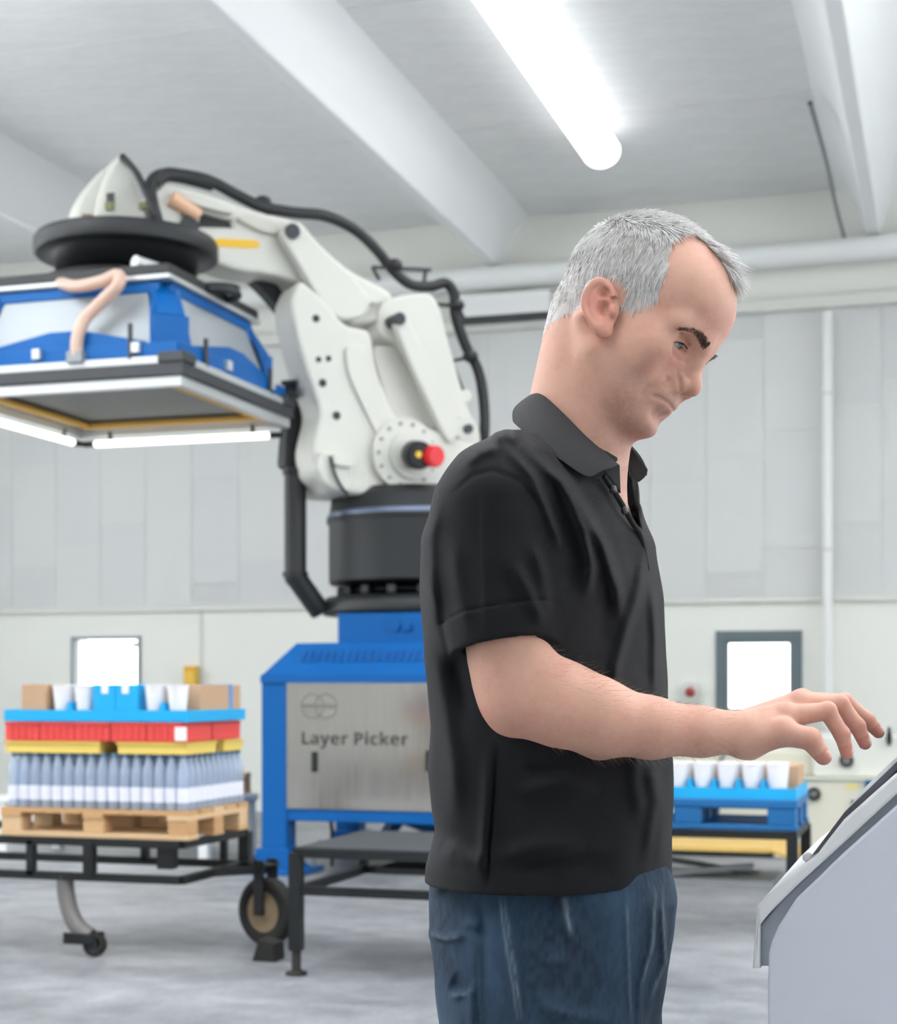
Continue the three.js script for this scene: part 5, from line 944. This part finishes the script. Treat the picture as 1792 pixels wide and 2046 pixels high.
const slA = ppt(996, 1012, 0.135), slB = ppt(1008, 1290, 0.15);
const slD = (() => { const d = [slB[0] - slA[0], slB[1] - slA[1], slB[2] - slA[2]], L = Math.hypot(...d); return d.map((q) => q / L); })();
const cuffN = (() => { const d = [slD[0] + 0.10, slD[1], slD[2] + 0.06], L = Math.hypot(...d); return d.map((q) => q / L); })();
const cuffAt = ppt(1008, 1292, 0.15);
const hemN = [0.0, -1, 0], hemY = ppt(0, 1752)[1];
const vA = [[1222, 930], [1240, 915], [1262, 905], [1268, 940], [1272, 1000], [1278, 1062], [1262, 1040], [1240, 1000]];
const inPoly = (P, x, y) => { let c = false; for (let i = 0, j = P.length - 1; i < P.length; j = i++) if ((P[i][1] > y) !== (P[j][1] > y) && x < (P[j][0] - P[i][0]) * (y - P[i][1]) / (P[j][1] - P[i][1]) + P[i][0]) c = !c; return c; };
const polyD = (P, x, y) => { let b = 1e9; for (let i = 0, j = P.length - 1; i < P.length; j = i++) { const dx = P[i][0] - P[j][0], dy = P[i][1] - P[j][1]; let t = ((x - P[j][0]) * dx + (y - P[j][1]) * dy) / (dx * dx + dy * dy); t = t < 0 ? 0 : t > 1 ? 1 : t; b = Math.min(b, Math.hypot(x - P[j][0] - dx * t, y - P[j][1] - dy * t)); } return inPoly(P, x, y) ? -b : b; };
function shirtSDF(x, y, z) {
  let d = shirtTorso(x, y, z);
  const [px, py] = toPx(x, y, z);
  if (d < 0.03 && d > -0.03) { if (z > -0.06) d -= strokeAt(shirtFolds, px, py) * Math.min(1, (z + 0.06) / 0.06); d -= 0.0022 * noise3(x * 22, y * 15, z * 22); }
  d = Math.max(d, hemY - y - 0.0 * x);
  // side vent of the hem
  let s = cap(x, y, z, slA, slB, 0.0630, 0.0535);
  s = sminf(s, cap(x, y, z, ppt(972, 1060, 0.13), ppt(985, 1230, 0.14), 0.050, 0.046), 0.03);
  if (s < 0.03 && s > -0.03) { s -= strokeAt(sleeveFolds, px, py); s -= 0.0016 * noise3(x * 26 + 5, y * 18, z * 26); }
  const cu = (x - cuffAt[0]) * cuffN[0] + (y - cuffAt[1]) * cuffN[1] + (z - cuffAt[2]) * cuffN[2];
  if (cu > -0.034 && cu < 0.01) s -= 0.0016; if (Math.abs(cu + 0.035) < 0.003) s += 0.0016 * (1 - Math.abs(cu + 0.035) / 0.003);
  s = Math.max(s, cu); s = Math.max(s, -Math.max(cap(x, y, z, slA, slB, 0.0575, 0.0485), -0.05 - cu));
  const s2 = Math.max(cap(x, y, z, SH2, EL2, 0.058, 0.053), ppt(0, 1290)[1] - y);
  d = sminf(d, s, s < 0.0 && d < 0 ? 0.004 : 0.012); d = sminf(d, s2, 0.03);
  // neck hole and the open placket
  const nh = cap(x, y, z, nk.a, ppt(1128, 905, -0.005), 0.060, 0.066); d = smaxf(d, -Math.max(nh, ppt(0, 930)[1] - y), 0.004);
  const vp = polyD(vA, px, py) / 1700; d = Math.max(d, -Math.max(vp, -0.09 - z, 0.02 - (x - 0.02)));
  // placket strip, slightly raised, with its stitched end
  return d;
}
const shirtBase = lin(17, 18, 21);
function shirtColor(x, y, z) { const m = noise3(x * 40, y * 40, z * 40) * .5 + noise3(x * 160, y * 160, z * 160) * .5; return mixc(shirtBase, lin(26, 27, 31), 0.4 + 0.5 * m); }
{
  const cloth = new THREE.MeshPhysicalMaterial({ vertexColors: true, roughness: 0.66, specularIntensity: 0.4, sheen: 0.2, sheenColor: new THREE.Color(0.5, 0.52, 0.58), sheenRoughness: 0.35, bumpMap: rep(TX.knit, 5, 5), bumpScale: 0.0012 });
  const lo = ppt(820, 1790), hi = ppt(1365, 800);
  const polo = part('polo_shirt', surfaceNets(shirtSDF, [lo[0], lo[1], -0.27], [hi[0], hi[1], 0.25], 0.0036, shirtColor), cloth, person);
  // collar: a stand and two leaves, each with thickness
  const rib = new THREE.MeshPhysicalMaterial({ color: 0x131519, roughness: 0.8, sheen: 0.2, sheenColor: new THREE.Color(0.5, 0.52, 0.58), bumpMap: rep(TX.knit, 30, 8), bumpScale: 0.001 });
  const leaf = (top, bot, name, bulge = 0.006, th = 0.0028) => {
    const mk = (l) => new THREE.CatmullRomCurve3(l.map((q) => V(...ppt(...q))), false, 'centripetal'), A = mk(top), B = mk(bot), n = 48, m = 8, P = [], grid = [];
    const cen = V(...ppt(1140, 900, 0));
    for (let i = 0; i <= n; i++) for (let j = 0; j <= m; j++) { const a = A.getPoint(i / n), b = B.getPoint(i / n), t = j / m, p = a.clone().lerp(b, t), o = p.clone().sub(cen).setY(0).normalize(); p.addScaledVector(o, bulge * Math.sin(Math.PI * t)); grid.push([p, o]); }
    const pos = [], uv = [], idx = [];
    for (const s of [0, 1]) grid.forEach(([p, o], k) => { const q = p.clone().addScaledVector(o, s ? -th : 0); pos.push(q.x, q.y, q.z); uv.push(Math.floor(k / (m + 1)) / n, (k % (m + 1)) / m); });
    const F = grid.length, at2 = (i, j, s) => s * F + i * (m + 1) + j, qd = (a, b, c, d) => idx.push(a, b, c, a, c, d);
    for (let i = 0; i < n; i++) for (let j = 0; j < m; j++) { qd(at2(i, j, 0), at2(i, j + 1, 0), at2(i + 1, j + 1, 0), at2(i + 1, j, 0)); qd(at2(i + 1, j, 1), at2(i + 1, j + 1, 1), at2(i, j + 1, 1), at2(i, j, 1)); }
    for (let i = 0; i < n; i++) { qd(at2(i, m, 0), at2(i, m, 1), at2(i + 1, m, 1), at2(i + 1, m, 0)); qd(at2(i + 1, 0, 0), at2(i + 1, 0, 1), at2(i, 0, 1), at2(i, 0, 0)); }
    for (let j = 0; j < m; j++) { qd(at2(n, j, 0), at2(n, j + 1, 0), at2(n, j + 1, 1), at2(n, j, 1)); qd(at2(0, j + 1, 0), at2(0, j, 0), at2(0, j, 1), at2(0, j + 1, 1)); }
    const g = new THREE.BufferGeometry(); g.setAttribute('position', new THREE.Float32BufferAttribute(pos, 3)); g.setAttribute('uv', new THREE.Float32BufferAttribute(uv, 2)); g.setIndex(idx); g.computeVertexNormals();
    return part(name, g, rib, polo);
  };
  const nearTop = [[1062, 792, -0.045], [1060, 788, -0.02], [1078, 787, 0.022], [1120, 820, 0.055], [1172, 872, 0.068], [1210, 905, 0.066], [1236, 928, 0.056]];
  leaf(nearTop, [[1030, 830, -0.04], [1024, 838, 0.01], [1034, 852, 0.078], [1078, 886, 0.128], [1128, 924, 0.138], [1174, 952, 0.126], [1202, 942, 0.104]], 'collar_leaf', 0.008);
  const farTop = [[1062, 792, -0.045], [1110, 796, -0.075], [1180, 824, -0.082], [1230, 862, -0.07], [1257, 886, -0.05]];
  leaf(farTop, [[1032, 832, -0.05], [1100, 836, -0.11], [1185, 860, -0.125], [1250, 895, -0.11], [1288, 928, -0.08], [1293, 950, -0.06]], 'collar_leaf', 0.007);
  leaf([[1228, 862, -0.07], [1256, 886, -0.045], [1280, 915, -0.036], [1294, 938, -0.03]], [[1225, 900, -0.06], [1250, 925, -0.04], [1266, 950, -0.025], [1277, 963, -0.02]], 'collar_leaf', 0.003);
  leaf(nearTop.map(([a, b, z]) => [a + 2, b + 2, z - Math.sign(z) * 0.003]), [[1058, 840, -0.045], [1056, 838, -0.02], [1076, 845, 0.025], [1120, 875, 0.06], [1170, 915, 0.072], [1210, 945, 0.07], [1240, 985, 0.056]], 'collar_stand', 0.0, 0.002);
  leaf(farTop.map(([a, b, z]) => [a - 1, b + 2, z + 0.003]), [[1058, 840, -0.045], [1100, 848, -0.075], [1160, 875, -0.085], [1220, 910, -0.078], [1268, 945, -0.05], [1276, 1040, -0.03]], 'collar_stand', 0.0, 0.002);
  // placket edge and buttons
  const pl = (l, w, name) => { const c = new THREE.CatmullRomCurve3(l.map((q) => V(...ppt(...q)))); return part(name, new THREE.TubeGeometry(c, 40, w, 8), rib, polo); };
  pl([[1206, 950, 0.088], [1238, 1000, 0.078], [1262, 1042, 0.066], [1280, 1072, 0.052], [1290, 1120, 0.046], [1294, 1140, 0.045]], 0.0032, 'placket_edge');
  for (const [a, b, z] of [[1248, 1020, 0.077], [1225, 978, 0.087]]) { const p = ppt(a, b, z); part('button', new THREE.SphereGeometry(0.0052, 16, 10).scale(1, 1, 0.6).rotateY(0.7).translate(...p), mat(0x2c2d30, 0.25), polo); }
}
// jeans
const jeanFolds = strokes([[0.003, 6, [1001, 1777], [1014, 1874], [1043, 2060]], [0.004, 7, [1309, 1777], [1302, 1890], [1279, 1971], [1276, 2060]], [0.004, 7, [1320, 1767], [1328, 1923], [1296, 2000]], [0.002, 6, [1249, 1780], [1254, 1900], [1260, 2060]], [0.006, 9, [1123, 1778], [1130, 1830], [1144, 1890]], [-0.005, 12, [962, 1790], [966, 1900], [962, 2060]], [0.005, 9, [858, 1770], [890, 1755], [935, 1763]], [0.005, 9, [860, 1790], [885, 1768], [925, 1770]], [0.005, 9, [855, 1864], [890, 1874], [930, 1870]], [0.005, 10, [925, 1845], [960, 1850]], [0.005, 14, [1080, 2010], [1140, 2030], [1220, 2035]], [0.004, 12, [1085, 1920], [1140, 1918]], [-0.005, 20, [900, 1960], [940, 1980]], [0.004, 8, [898, 1990], [940, 1985], [945, 2060]]]);
const stitch = strokes([[1, 3.2, [1004, 1777], [1017, 1874], [1046, 2060]], [1, 2.8, [996, 1777], [1009, 1874], [1038, 2060]], [1.1, 3.4, [1311, 1777], [1304, 1890], [1281, 1971]], [1, 3.2, [1323, 1767], [1331, 1923], [1298, 2000]], [0.5, 3, [1251, 1780], [1256, 1900], [1262, 2060]], [1.2, 6, [1125, 1782], [1132, 1830], [1140, 1870]], [0.6, 3, [955, 1865], [960, 2060]], [0.8, 4, [858, 1866], [890, 1876], [925, 1872]], [0.7, 3, [860, 1775], [890, 1758], [930, 1766]], [0.5, 3, [896, 1990], [938, 1986]]]);
const knee1 = [0.02, 0.5, 0.09], knee2 = [0.05, 0.5, -0.09], ank1 = [-0.01, 0.085, 0.10], ank2 = [0.03, 0.085, -0.10];
const jy0 = ppt(0, 2130)[1];
function jeanSDF(x, y, z) {
  let d = Math.max(trunk(jeanT, x, y, z, 2.15), jy0 - y);
  const a = sminf(cap(x, y, z, [-0.005, 0.74, 0.075], knee1, 0.088, 0.066), cap(x, y, z, knee1, ank1, 0.066, 0.056), 0.03);
  const b = sminf(cap(x, y, z, [0.03, 0.74, -0.085], knee2, 0.088, 0.066), cap(x, y, z, knee2, ank2, 0.066, 0.056), 0.03);
  d = sminf(d, Math.min(a, b), 0.05);
  if (d < 0.02 && d > -0.02) { const [px, py] = toPx(x, y, z); if (z > -0.04 && y > 0.7) d -= strokeAt(jeanFolds, px, py) * Math.min(1, (z + 0.04) / 0.05); d -= 0.0022 * noise3(x * 28, y * 20, z * 28); }
  return Math.max(d, y - ppt(0, 1722)[1], 0.045 - y);
}
{
  const dn = lin(30, 52, 74), dl = lin(60, 92, 122), st = lin(128, 146, 162), dk2 = lin(20, 33, 48);
  const col = (x, y, z) => { const m = noise3(x * 14, y * 10, z * 14), f = noise3(x * 330, y * 120, z * 330), q = noise3(x * 70, y * 45, z * 70); let c = mixc(dn, m > 0 ? dl : dk2, Math.abs(m) * 0.7); c = mixc(c, dl, 0.18 + 0.28 * f + 0.2 * q); if (z > -0.04 && y > 0.7) { const [px, py] = toPx(x, y, z); c = mixc(c, st, strokeAt(stitch, px, py) * (0.45 + 0.3 * f)); } return c; };
  const denim = new THREE.MeshPhysicalMaterial({ vertexColors: true, roughness: 0.85, bumpMap: rep(TX.knit, 7, 7), bumpScale: 0.001 });
  const lo = ppt(830, 0), hi = ppt(1400, 1700);
  const up = surfaceNets(jeanSDF, [-0.22, 0.70, -0.25], [0.24, hi[1], 0.24], 0.0032, col), dw = surfaceNets((x, y, z) => Math.max(jeanSDF(x, y, z), y - 0.706), [-0.2, 0.02, -0.24], [0.24, 0.73, 0.24], 0.008, col);
  part('jeans', mergeGeometries([up, dw]), denim, person);
  for (const [a, s] of [[ank1, 1], [ank2, -1]]) {
    const f = (x, y, z) => { const X = (x - a[0]) * tc + (z - a[2]) * ts, Z = -(x - a[0]) * ts + (z - a[2]) * tc; let d = ell(X, y, Z, [0.05, 0.035, 0], [0.135, 0.045, 0.048]); d = sminf(d, ell(X, y, Z, [-0.03, 0.055, 0], [0.06, 0.055, 0.042]), 0.03); return Math.max(d, 0.0 - y + 0.0005); };
    part('shoe', surfaceNets(f, [a[0] - 0.12, -0.01, a[2] - 0.13], [a[0] + 0.2, 0.13, a[2] + 0.15], 0.006, () => lin(40, 38, 38)), new THREE.MeshPhysicalMaterial({ vertexColors: true, roughness: 0.5 }), person);
  }
}
renderer.render(scene, camera);
